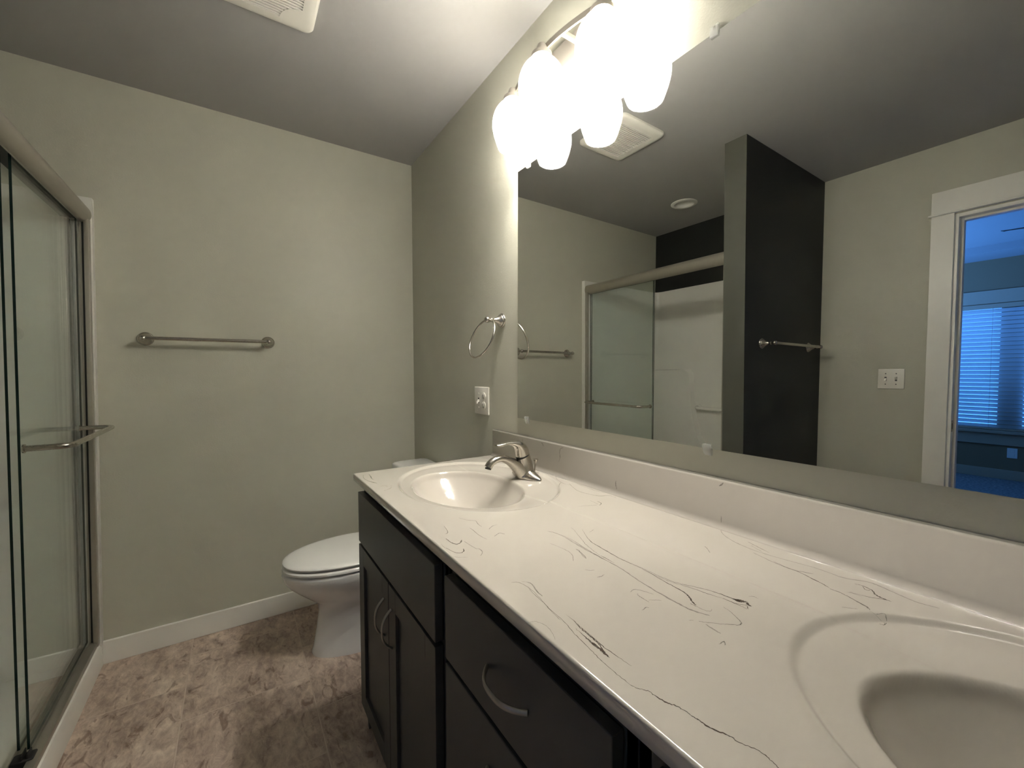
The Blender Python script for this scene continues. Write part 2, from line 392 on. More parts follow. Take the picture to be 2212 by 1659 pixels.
w2_ = bpy.data.objects.new('added_fill_window', None); COL.objects.link(w2_); w2_.location = (SW0, BY1, SZ0); w2_['kind'] = 'structure'
b = box(SW0, SW0+0.05, BY1+0.04, BY1+0.09, SZ0, SZ1); box(SW1-0.05, SW1, BY1+0.04, BY1+0.09, SZ0, SZ1, b)
box(SW0+0.05, SW1-0.05, BY1+0.04, BY1+0.09, SZ0, SZ0+0.05, b); box(SW0+0.05, SW1-0.05, BY1+0.04, BY1+0.09, SZ1-0.05, SZ1, b)
obj('window_frame', b, M['trim'], w2_); obj('pane', box(SW0+0.05, SW1-0.05, BY1+0.061, BY1+0.067, SZ0+0.05, SZ1-0.05), M['pane'], w2_)
b = box(BX1-0.01, BX1, BY0, DY0, 0, 3.0); box(BX1-0.01, BX1, DY1, BY1, 0, 3.0, b); box(BX1-0.01, BX1, DY0, DY1, DZ, 3.0, b)
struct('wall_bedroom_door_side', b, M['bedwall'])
TX0, TX1, TY0, TY1 = -6.2, -4.5, -3.6, -0.1     # tray recess
b = box(BX0, TX0, BY0, BY1, BH, BH+0.4); box(TX1, BX1, BY0, BY1, BH, BH+0.4, b)
box(TX0, TX1, BY0, TY0, BH, BH+0.4, b); box(TX0, TX1, TY1, BY1, BH, BH+0.4, b)
box(TX0, TX1, TY0, TY1, BH+0.075, BH+0.4, b)
struct('ceiling_bedroom', b, M['ceil'])
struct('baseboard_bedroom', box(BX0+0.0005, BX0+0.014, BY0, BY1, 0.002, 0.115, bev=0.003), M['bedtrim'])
w = bpy.data.objects.new('window_1', None); COL.objects.link(w); w.location = (BX0, -1.7, WNZ0); w['kind'] = 'structure'
FX = BX0-0.075
b = box(FX-0.03, FX+0.03, WN0, WN1, WNZ0, WNZ0+0.05, bev=0.002); box(FX-0.03, FX+0.03, WN0, WN1, WNZ1-0.05, WNZ1, b, bev=0.002)
for y0, y1 in ((WN0, WN0+0.05), (WN1-0.05, WN1), (-1.655, -1.465)): box(FX-0.03, FX+0.03, y0, y1, WNZ0+0.05, WNZ1-0.05, b, bev=0.002)
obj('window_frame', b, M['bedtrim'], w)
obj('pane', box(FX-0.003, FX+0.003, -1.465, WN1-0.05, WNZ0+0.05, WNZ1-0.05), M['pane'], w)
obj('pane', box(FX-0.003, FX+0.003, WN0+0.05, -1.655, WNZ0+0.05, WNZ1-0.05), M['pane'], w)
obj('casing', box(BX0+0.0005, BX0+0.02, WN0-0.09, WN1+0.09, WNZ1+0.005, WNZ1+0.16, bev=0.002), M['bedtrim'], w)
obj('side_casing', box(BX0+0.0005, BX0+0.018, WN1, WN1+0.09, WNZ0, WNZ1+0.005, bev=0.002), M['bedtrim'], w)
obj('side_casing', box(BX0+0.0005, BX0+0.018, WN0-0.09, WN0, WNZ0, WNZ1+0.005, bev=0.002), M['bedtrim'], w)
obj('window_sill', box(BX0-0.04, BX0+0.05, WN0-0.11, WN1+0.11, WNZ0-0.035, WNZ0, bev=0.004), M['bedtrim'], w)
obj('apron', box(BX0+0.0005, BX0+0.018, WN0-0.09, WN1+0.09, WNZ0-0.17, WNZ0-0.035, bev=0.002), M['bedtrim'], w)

bl = thing('window_blind', 'closed white horizontal slat blind hanging in the bedroom window', 'blind', (BX0-0.02, -1.73, WNZ1))
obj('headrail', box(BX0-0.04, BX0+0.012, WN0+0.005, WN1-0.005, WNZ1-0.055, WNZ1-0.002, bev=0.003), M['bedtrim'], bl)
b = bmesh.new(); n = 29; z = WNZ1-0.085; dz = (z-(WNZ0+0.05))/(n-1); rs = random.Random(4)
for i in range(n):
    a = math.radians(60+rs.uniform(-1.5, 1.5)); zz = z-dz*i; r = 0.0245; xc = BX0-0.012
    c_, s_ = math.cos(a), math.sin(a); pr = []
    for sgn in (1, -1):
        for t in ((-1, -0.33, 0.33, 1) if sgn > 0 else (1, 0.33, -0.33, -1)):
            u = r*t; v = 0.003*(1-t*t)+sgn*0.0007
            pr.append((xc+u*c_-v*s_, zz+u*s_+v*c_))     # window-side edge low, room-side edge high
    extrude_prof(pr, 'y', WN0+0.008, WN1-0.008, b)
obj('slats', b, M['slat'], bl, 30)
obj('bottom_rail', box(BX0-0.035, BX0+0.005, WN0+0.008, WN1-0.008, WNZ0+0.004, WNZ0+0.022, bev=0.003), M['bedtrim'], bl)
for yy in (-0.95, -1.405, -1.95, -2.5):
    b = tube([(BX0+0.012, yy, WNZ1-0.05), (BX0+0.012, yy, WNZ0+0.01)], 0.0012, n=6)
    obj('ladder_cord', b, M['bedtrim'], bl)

fan = thing('ceiling_fan', 'dark bladed ceiling fan under the bedroom tray ceiling', 'ceiling fan', (-5.3, -2.32, BH+0.07))
FC = Vector((-5.3, -2.32, 2.55))
obj('motor_housing', lathe([(0.0, 0.145), (0.07, 0.14), (0.09, 0.10), (0.11, 0.05), (0.12, 0.0), (0.10, -0.04), (0.05, -0.06), (0, -0.062)], FC, n=28), M['fan'], fan, 40)
for k in range(5):
    a = math.atan2(0.66, 0.30)+k*2*math.pi/5; u = Vector((math.cos(a), math.sin(a), 0)); v = Vector((-u.y, u.x, 0)); rings = []
    for t in (0.10, 0.16, 0.3, 0.45, 0.6, 0.69, 0.725):
        hw = 0.03 if t < 0.15 else (0.065 if t < 0.65 else (0.055 if t < 0.7 else 0.03)); c0 = FC + u*t
        z_ = 0.012*math.sin(t*4)
        rings.append([c0+v*hw+Vector((0, 0, z_+0.014)), c0+v*hw+Vector((0, 0, z_+0.008)), c0-v*hw+Vector((0, 0, z_-0.014)), c0-v*hw+Vector((0, 0, z_-0.008))])
    obj('blade', grid_skin(bmesh.new(), rings), M['fan'], fan)
t = thing('wall_outlet', 'small pale outlet plate low on the bedroom wall under the window', 'outlet', (BX0, -1.60, 0.32))
obj('cover_plate', box(BX0+0.0002, BX0+0.006, -1.64, -1.56, 0.262, 0.378, bev=0.002), M['plate'], t)
b = box(BX0+0.005, BX0+0.0075, -1.618, -1.582, 0.328, 0.358, bev=0.001); box(BX0+0.005, BX0+0.0075, -1.618, -1.582, 0.282, 0.312, b, bev=0.001)
obj('receptacle', b, M['plate'], t)

# ================================================================ MIRROR
MY0, MY1, MZ0, MZ1 = -2.62, -1.106, 1.0576, 1.967
def mx(y, z): return -0.0059+0.0013*(y+1.6)+0.0045*(z-1.4)
b = bmesh.new()
fr_ = [b.verts.new((mx(y, z), y, z)) for y, z in ((MY0, MZ0), (MY1, MZ0), (MY1, MZ1), (MY0, MZ1))]
bk_ = [b.verts.new((-0.0008, y, z)) for y, z in ((MY0, MZ0), (MY1, MZ0), (MY1, MZ1), (MY0, MZ1))]
f = b.faces.new(fr_); f.material_index = 0; b.faces.new(bk_[::-1]).material_index = 1
for i in range(4): b.faces.new((fr_[i], fr_[(i+1) % 4], bk_[(i+1) % 4], bk_[i])).material_index = 1
tag(obj('mirror', b, [M['mirror'], M['mirror_edge']]), 'large frameless wall mirror above the vanity backsplash', 'mirror')

def clip(y, z, top, label):
    s = 1 if top else -1
    t = thing('mirror_clip', label, 'mirror clip', (0, y, z), 'clear plastic clips holding the mirror')
    b = bmesh.new()
    xm = mx(y, z)
    pr = [(-0.0005, z+s*0.016), (-0.0005, z+s*0.0008), (xm-0.0006, z+s*0.0008), (xm-0.0006, z-s*0.010), (xm-0.0045, z-s*0.010), (xm-0.0045, z+s*0.003), (-0.005, z+s*0.016)]
    extrude_prof(pr, 'y', y-0.009, y+0.009, b)
    bmesh.ops.bevel(b, geom=b.edges[:], offset=0.0006, segments=2, affect='EDGES')
    obj('clip_body', b, M['clip'], t, 40)
    obj('screw', lathe([(0.0001, 0.0), (0.0032, 0.0), (0.0032, 0.0012), (0.0, 0.0018)], (-0.0048, y, z+s*0.0095), (-1, 0, 0), 12), M['nickel'], t, 40)
clip(-1.172, MZ1, True, 'small clear mirror clip at top left corner, below the vanity light')
clip(-1.863, MZ1, True, 'small clear mirror clip on top edge, right of the vanity light')
clip(-1.165, MZ0, False, 'small clear mirror clip at lower left corner, above the faucet')
clip(-1.863, MZ0, False, 'small clear mirror clip at middle of the bottom edge')

# ================================================================ VANITY
CX = -0.5663; CY1 = -0.9437; CY0 = -2.775; CZ = 0.891; CT = 0.866
def sinkf(cy):
    A, B = 0.228, 0.292; cx = -0.272
    a2, b2 = 0.150, 0.210; cx2 = -0.308
    def f(X, Y):
        r1 = np.sqrt(((X-cx)/A)**2+((Y-cy)/B)**2)
        r2 = np.sqrt(((X-cx2)/a2)**2+((Y-cy)/b2)**2)
        sm = lambda t: np.clip(t, 0, 1)**2*(3-2*np.clip(t, 0, 1))
        z = -0.0065*sm((1.015-r1)/0.05)                      # step down at the outer oval
        z += -0.0055*sm((1.0-r1)/0.30)*(1-sm((r2-1.0)/0.75)) # dish towards the bowl
        t = np.clip(1.06-r2, 0, 1.06)/1.06
        bowl = 0.118*(1-(1-t)**2.2)*sm(t/0.08)
        return z-bowl
    return f
sf = [sinkf(-1.268), sinkf(-2.452)]
xs = np.arange(0, 1.0001, 1/184.0); nx = len(xs); XB = -0.0205
X1 = CX+0.004+(-0.034-(CX+0.004))*xs
ny = 600; Y1 = CY0+0.003+(CY1-0.003-(CY0+0.003))*np.linspace(0, 1, ny+1)
GX, GY = np.meshgrid(X1, Y1, indexing='ij')
GZ = CZ+sf[0](GX, GY)+sf[1](GX, GY)
ridge = np.clip((GX+0.2115)/0.004, 0, 1); r_in = (((GX+0.272)/0.235)**2+((GY+1.268)/0.30)**2)
GZ += 0.0009*ridge*ridge*(3-2*ridge)
def surf(x, y):
    g = float(np.clip((x+0.2115)/0.004, 0, 1)); X = np.array(x); Y = np.array(y)
    return CZ+float(sf[0](X, Y))+float(sf[1](X, Y))+0.0009*g*g*(3-2*g)

def rho(cy, X, Y): return np.sqrt(((X+0.272)/0.228)**2+((Y-cy)/0.292)**2)
VEINS=[(0,[(-0.2857,-1.719,0.27),(-0.2962,-1.746,0.33),(-0.3138,-1.784,0.4),(-0.3228,-1.805,0.51),(-0.3314,-1.837,0.42),(-0.3347,-1.853,0.23)]),
(0,[(-0.3353,-1.854,0.39),(-0.3347,-1.866,0.97),(-0.3356,-1.877,0.58),(-0.3362,-1.89,0.15)]),
(1,[(-0.273,-1.74,0.18),(-0.2936,-1.775,0.45),(-0.3055,-1.805,1),(-0.31,-1.843,1.4),(-0.3142,-1.88,0.9),(-0.3133,-1.911,0.68)]),
(0,[(-0.3133,-1.911,0.28),(-0.3123,-1.933,0.36),(-0.3143,-1.952,0.51),(-0.3178,-1.977,0.61),(-0.3196,-1.997,0.97),(-0.3213,-2.017,1.4),(-0.3268,-2.03,1.5),(-0.3359,-2.042,1.6),(-0.3391,-2.049,1.1)]),
(0,[(-0.3415,-2.042,0.92),(-0.3416,-2.05,0.38),(-0.3408,-2.062,0.31),(-0.3358,-2.069,0.38),(-0.3291,-2.067,0.15)]),
(0,[(-0.3143,-1.888,0.28),(-0.3109,-1.936,0.37),(-0.3102,-1.963,0.38),(-0.3067,-1.99,0.44),(-0.2988,-2.007,0.52),(-0.2885,-2.026,0.64),(-0.2814,-2.046,0.99),(-0.2776,-2.068,1.6),(-0.276,-2.083,0.76)]),
(0,[(-0.277,-2.07,1.2),(-0.2762,-2.075,4.7),(-0.2719,-2.082,4.1),(-0.269,-2.087,1.2)]),
(0,[(-0.2703,-2.087,2.2),(-0.2747,-2.09,2.5),(-0.2756,-2.093,2.2),(-0.2743,-2.096,0.31)]),
(1,[(-0.3139,-1.934,0.27),(-0.3132,-1.965,0.34),(-0.3096,-1.992,0.47),(-0.3006,-2.016,0.61),(-0.2961,-2.038,0.65),(-0.2892,-2.06,0.36)]),
(0,[(-0.2892,-2.06,0.63),(-0.2875,-2.075,0.78),(-0.2872,-2.09,0.47),(-0.2879,-2.096,0.31)]),
(0,[(-0.2883,-2.066,0.31),(-0.2857,-2.08,0.42),(-0.2793,-2.09,0.52),(-0.2868,-2.096,0.62)]),
(3,[(-0.3403,-1.709,0.67),(-0.3329,-1.735,0.67),(-0.3295,-1.77,0.67),(-0.3364,-1.819,0.69),(-0.3395,-1.861,0.85),(-0.3422,-1.908,1),(-0.3502,-1.955,1.2),(-0.3547,-1.996,1.3),(-0.3564,-2.025,1.6),(-0.3557,-2.052,1.6),(-0.3467,-2.075,1.1)]),
(2,[(-0.3312,-1.756,0.32),(-0.3347,-1.791,0.36),(-0.3364,-1.819,0.39),(-0.3395,-1.845,0.43)]),
(0,[(-0.5115,-1.87,0.25),(-0.5162,-1.893,0.3),(-0.5181,-1.916,0.36),(-0.522,-1.943,0.41),(-0.5243,-1.973,0.44),(-0.5302,-2,0.47),(-0.535,-2.034,0.5),(-0.5385,-2.058,0.47),(-0.5397,-2.081,0.44),(-0.5403,-2.1,0.41)]),
(0,[(-0.5106,-1.961,0.15),(-0.5138,-1.992,0.44),(-0.5156,-2.018,0.62),(-0.5179,-2.038,0.79),(-0.517,-2.059,0.5),(-0.5162,-2.082,0.15)]),
(0,[(-0.5213,-1.991,0.14),(-0.523,-2.01,0.83),(-0.5244,-2.026,2.3),(-0.5244,-2.041,2.9),(-0.5257,-2.049,2.6),(-0.5265,-2.057,0.14)]),
(0,[(-0.5108,-1.975,0.14),(-0.5154,-1.994,0.72),(-0.5163,-2.007,1),(-0.5179,-2.024,1.3),(-0.5197,-2.034,1.1),(-0.5236,-2.044,0.86)]),
(1,[(-0.5038,-1.859,0.34),(-0.5008,-1.869,0.34),(-0.5067,-1.888,0.34),(-0.5093,-1.905,0.34)]),
(1,[(-0.5663,-1.946,0.21),(-0.5607,-1.948,0.27),(-0.555,-1.952,0.31),(-0.5502,-1.966,0.29),(-0.5529,-1.981,0.23),(-0.5588,-1.995,0.14)]),
(2,[(-0.3838,-1.98,0.16),(-0.3872,-1.985,0.48),(-0.3879,-1.994,0.64),(-0.3895,-2.006,0.32)]),
(2,[(-0.3694,-2.013,0.31),(-0.3767,-2.007,0.47),(-0.385,-2.001,0.16)]),
(2,[(-0.4148,-2.014,0.15),(-0.4051,-2.012,0.75),(-0.4008,-2.015,0.3)]),
(3,[(-0.3808,-2.065,0.43),(-0.3753,-2.069,0.57)]),
(2,[(-0.3712,-2.074,0.43),(-0.3663,-2.08,0.43),(-0.3521,-2.094,0.43),(-0.3416,-2.103,0.51),(-0.3346,-2.109,0.69),(-0.3264,-2.107,0.73),(-0.3164,-2.091,0.41),(-0.3096,-2.073,0.28)]),
(3,[(-0.3707,-2.083,0.56),(-0.3723,-2.096,1.1),(-0.3729,-2.105,0.56)]),
(2,[(-0.3951,-2.116,0.52),(-0.3848,-2.116,0.7),(-0.3862,-2.118,0.65),(-0.3905,-2.121,0.39)]),
(3,[(-0.353,-1.808,0.6),(-0.3528,-1.817,0.6),(-0.362,-1.835,0.67),(-0.3647,-1.849,0.8)]),
(3,[(-0.3965,-1.879,0.36),(-0.391,-1.886,0.9),(-0.3837,-1.889,0.36)]),
(2,[(-0.3998,-1.909,0.17),(-0.3908,-1.911,0.69),(-0.3812,-1.909,0.17)]),
(2,[(-0.2508,-2.079,0.32),(-0.2452,-2.084,0.47),(-0.2466,-2.091,0.16)]),
(3,[(-0.1401,-1.94,0.81),(-0.1449,-1.949,1),(-0.1582,-1.962,0.61)]),
(3,[(-0.2724,-1.762,0.44),(-0.2546,-1.756,0.66)]),
(3,[(-0.3895,-1.971,0.48),(-0.3779,-1.97,0.81),(-0.3709,-1.98,0.97),(-0.3651,-1.995,0.48)]),
(0,[(-0.5403,-2.099,0.35),(-0.5367,-2.108,0.5),(-0.5307,-2.116,0.7)]),
(0,[(-0.5304,-2.115,0.39),(-0.5304,-2.123,0.76),(-0.5285,-2.135,1.3),(-0.5248,-2.143,0.92),(-0.5217,-2.153,0.65),(-0.5217,-2.161,0.59),(-0.5207,-2.168,1),(-0.5198,-2.179,1.3),(-0.5136,-2.192,1),(-0.5124,-2.203,0.72),(-0.5088,-2.211,0.63),(-0.5063,-2.219,0.74),(-0.5075,-2.229,0.5),(-0.5095,-2.235,0.59)]),
(0,[(-0.0901,-2.006,0.34),(-0.103,-2.053,0.55),(-0.1049,-2.088,0.76),(-0.115,-2.119,1.2),(-0.1227,-2.138,0.34)]),
(3,[(-0.0168,-1.902,0.6),(-0.0453,-1.921,0.6),(-0.0671,-1.952,0.96),(-0.0781,-1.997,1),(-0.0756,-2.041,0.8),(-0.0654,-2.095,0.8),(-0.0662,-2.137,1.1),(-0.0501,-2.166,1.2),(-0.0549,-2.19,1),(-0.065,-2.224,0.8),(-0.0604,-2.249,0.8)]),
(2,[(-0.097,-2.044,0.33),(-0.1043,-2.077,0.82),(-0.0917,-2.105,0.66)]),
(2,[(-0.0488,-1.975,0.37),(-0.0578,-2,0.73),(-0.0662,-2.024,0.37)]),
(2,[(-0.0608,-1.988,0.36),(-0.0734,-2.014,0.36)]),
(0,[(-0.0753,-2.155,0.29),(-0.0727,-2.163,0.62),(-0.0762,-2.176,1.1),(-0.0894,-2.186,1.6),(-0.0934,-2.196,1.5),(-0.0942,-2.205,0.29)]),
(0,[(-0.0743,-2.165,0.29),(-0.0832,-2.171,0.72),(-0.0796,-2.176,0.72)]),
(1,[(-0.1166,-2.158,0.28),(-0.1088,-2.171,0.42),(-0.1051,-2.182,0.85),(-0.0944,-2.198,1.1)]),
(2,[(-0.126,-2.139,0.86),(-0.126,-2.152,0.72),(-0.131,-2.167,0.86),(-0.1412,-2.189,1.4),(-0.1467,-2.194,0.57)]),
(2,[(-0.1718,-2.169,0.26),(-0.1659,-2.176,0.4),(-0.1578,-2.184,0.26)]),
(2,[(-0.1506,-2.194,0.26),(-0.1547,-2.208,0.26),(-0.1568,-2.214,0.26)]),
(2,[(-0.1506,-2.203,0.39),(-0.141,-2.209,0.39),(-0.1523,-2.214,0.51),(-0.1621,-2.214,0.58),(-0.1637,-2.21,0.39)]),
(2,[(-0.111,-2.159,0.28),(-0.113,-2.175,0.28)]),
(0,[(-0.5431,-0.9842,0.46),(-0.5528,-1.032,0.55),(-0.549,-1.075,0.69),(-0.5419,-1.096,1.8),(-0.5351,-1.119,0.46)]),
(1,[(-0.5255,-0.985,0.92),(-0.5297,-1.026,2.3),(-0.5332,-1.055,0.92),(-0.5294,-1.068,0.46)]),
(2,[(-0.5405,-1.205,0.4),(-0.5216,-1.196,0.79),(-0.5087,-1.178,0.4)]),
(1,[(-0.5108,-1.168,1.2),(-0.5042,-1.167,0.83)]),
(2,[(-0.5344,-1.157,0.41),(-0.5248,-1.153,0.82),(-0.5182,-1.172,0.41)]),
(0,[(-0.512,-1.555,0.31),(-0.5158,-1.574,0.53),(-0.5195,-1.59,0.69),(-0.526,-1.599,0.65),(-0.5307,-1.598,0.31)]),
(0,[(-0.5574,-1.642,0.27),(-0.5591,-1.659,0.41),(-0.5568,-1.669,0.51),(-0.5511,-1.694,0.82),(-0.5425,-1.7,1.2),(-0.5353,-1.695,1.3),(-0.5309,-1.685,0.82)]),
(2,[(-0.5384,-1.622,0.85),(-0.5384,-1.643,1.3),(-0.5336,-1.658,1.7),(-0.5247,-1.658,1.8),(-0.5149,-1.646,1.1)]),
(1,[(-0.4709,-1.597,0.3),(-0.471,-1.616,0.72),(-0.4736,-1.639,0.6),(-0.4714,-1.673,0.3)]),
(2,[(-0.4628,-1.527,0.32),(-0.4557,-1.548,0.58),(-0.4473,-1.559,0.64),(-0.4394,-1.568,0.64),(-0.4447,-1.587,0.58),(-0.4458,-1.607,0.32)]),
(3,[(-0.5139,-1.655,0.56),(-0.5112,-1.696,0.76),(-0.5061,-1.704,0.97),(-0.5089,-1.72,1),(-0.5187,-1.731,0.83)]),
(3,[(-0.4506,-1.668,0.86),(-0.4401,-1.662,1.2),(-0.4313,-1.659,1.2),(-0.4269,-1.671,0.86)]),
(3,[(-0.5624,-1.705,0.25),(-0.5536,-1.716,0.51),(-0.5409,-1.723,0.25)]),
(3,[(-0.4409,-1.629,0.6),(-0.4243,-1.616,0.89),(-0.4111,-1.615,0.3)]),
(3,[(-0.0245,-1.349,0.68),(-0.0526,-1.393,0.9),(-0.0682,-1.441,0.9),(-0.0612,-1.464,0.45)]),
(1,[(-0.0544,-1.451,0.63),(-0.0837,-1.519,0.63),(-0.0813,-1.561,0.84),(-0.07,-1.592,1.3),(-0.0435,-1.603,0.84),(-0.0453,-1.631,0.42)]),
(2,[(-0.0371,-1.462,0.42),(-0.0413,-1.531,0.84),(-0.0386,-1.583,0.42)]),
(1,[(-0.1096,-1.624,0.72),(-0.1115,-1.639,1.4),(-0.1274,-1.649,0.72)]),
(3,[(-0.1794,-1.623,0.35),(-0.1526,-1.635,1),(-0.1299,-1.644,0.7)]),
(3,[(-0.1177,-1.604,0.36),(-0.1245,-1.641,0.73)]),
(2,[(-0.0999,-1.456,0.41),(-0.0748,-1.433,0.82),(-0.0634,-1.429,0.41)]),
(1,[(-0.5265,-1.845,0.45),(-0.5188,-1.847,0.45),(-0.5143,-1.855,0.45),(-0.5119,-1.87,0.45),(-0.5129,-1.885,0.45)]),
(1,[(-0.5117,-1.883,0.22),(-0.5176,-1.917,0.32),(-0.5237,-1.946,0.32),(-0.5259,-1.967,0.32)]),
(2,[(-0.5099,-1.852,0.22),(-0.503,-1.858,0.34),(-0.5014,-1.867,0.45),(-0.5073,-1.886,0.45),(-0.5095,-1.905,0.45)]),
(3,[(-0.0923,-0.9732,1.1),(-0.0782,-0.9923,1.6),(-0.0784,-1.014,1.1)]),
(3,[(-0.3421,-1.706,0.59),(-0.3348,-1.724,0.71),(-0.3324,-1.748,0.83),(-0.337,-1.787,0.94),(-0.3391,-1.82,1.1),(-0.3409,-1.872,1.2)]),
(3,[(-0.3778,-1.759,0.55),(-0.3721,-1.794,0.73),(-0.3752,-1.821,0.73),(-0.3921,-1.844,0.55)]),
(3,[(-0.3523,-1.808,0.8),(-0.3582,-1.833,1.1),(-0.3649,-1.849,0.53)])]
SPLASH_VEINS=[(1,[(0.9882,-1.27,0.95),(0.9831,-1.278,1.4),(0.9766,-1.282,0.47)]),
(1,[(0.9876,-1.385,0.44),(0.9826,-1.371,0.88),(0.969,-1.367,1.3),(0.9534,-1.368,0.88),(0.9367,-1.362,0.44)]),
(3,[(0.929,-1.606,1.5),(0.9191,-1.605,1.9),(0.9065,-1.609,1.1)]),
(3,[(0.9882,-1.155,1),(0.9685,-1.159,1.5),(0.9472,-1.153,1)]),
(2,[(0.9823,-1.899,0.8),(0.9865,-1.905,1.6),(0.9912,-1.908,0.8)]),
(3,[(0.9174,-1.905,0.8),(0.9054,-1.905,0.8),(0.8931,-1.905,0.8)])]

def ribbons(bm, data, P, sharp=0.0):
    """veins: thin inlaid strips of pigment lying in the surface, widths in mm"""
    rnd = random.Random(11)
    for tone, pts in data:
        q = smoothpath([(a, b_, w) for a, b_, w in pts], 7)
        n = len(q); L = []; Rr = []
        for i in range(n):
            a = q[max(0, i-1)]; c = q[min(n-1, i+1)]
            dx, dy = c.x-a.x, c.y-a.y; l = math.hypot(dx, dy) or 1
            w = max(q[i].z, 0.15)*0.001*rnd.uniform(0.6, 1.25)*0.5*(1.4 if tone < 2 else 1.9)
            if i in (0, n-1): w *= 0.15
            jx, jy = rnd.gauss(0, 0.00035), rnd.gauss(0, 0.00035)
            L.append(bm.verts.new(P(q[i].x+jx-dy/l*w, q[i].y+jy+dx/l*w))); Rr.append(bm.verts.new(P(q[i].x+jx+dy/l*w, q[i].y+jy-dx/l*w)))
        for i in range(n-1):
            bm.faces.new((L[i], L[i+1], Rr[i+1], Rr[i])).material_index = 1+tone

top = thing('vanity_countertop', 'long cream marbled vanity top with two molded oval sinks and grey-brown veins', 'countertop', (CX, CY1, CZ))
# the slab's upper face, without the two ovals
b = bmesh.new()
R1 = [rho(-1.268, GX, GY), rho(-2.452, GX, GY)]
cen = lambda A: 0.25*(A[:-1, :-1]+A[1:, :-1]+A[:-1, 1:]+A[1:, 1:])
C1, C2 = cen(R1[0]), cen(R1[1])
def patch(mask, name, thick_label=None):
    ids = -np.ones(GX.shape, int); I, J = np.nonzero(mask); used = np.zeros(GX.shape, bool)
    for di, dj in ((0, 0), (1, 0), (1, 1), (0, 1)): used[I+di, J+dj] = True
    k = np.nonzero(used); ids[k] = np.arange(len(k[0]))
    V = np.stack([GX[k], GY[k], GZ[k]], 1)
    F = np.stack([ids[I, J], ids[I+1, J], ids[I+1, J+1], ids[I, J+1]], 1)
    me = bpy.data.meshes.new(name); me.vertices.add(len(V)); me.vertices.foreach_set('co', V.ravel())
    me.loops.add(F.size); me.loops.foreach_set('vertex_index', F.ravel())
    me.polygons.add(len(F)); me.polygons.foreach_set('loop_start', np.arange(0, F.size, 4)); me.polygons.foreach_set('loop_total', np.full(len(F), 4))
    me.polygons.foreach_set('use_smooth', np.ones(len(F), bool)); me.update(calc_edges=True); me.validate()
    return me
M_TOP = [M['marble']]+VM
def addmesh(name, me, mats, parent, extra=None):
    bm = bmesh.new(); bm.from_mesh(me); bpy.data.meshes.remove(me)
    if extra: extra(bm)
    m2 = bpy.data.meshes.new(name); bm.to_mesh(m2); bm.free()
    for m in mats: m2.materials.append(m)
    o = bpy.data.objects.new(name, m2); COL.objects.link(o); o.parent = parent; o.matrix_parent_inverse = parent.matrix_basis.inverted(); return o
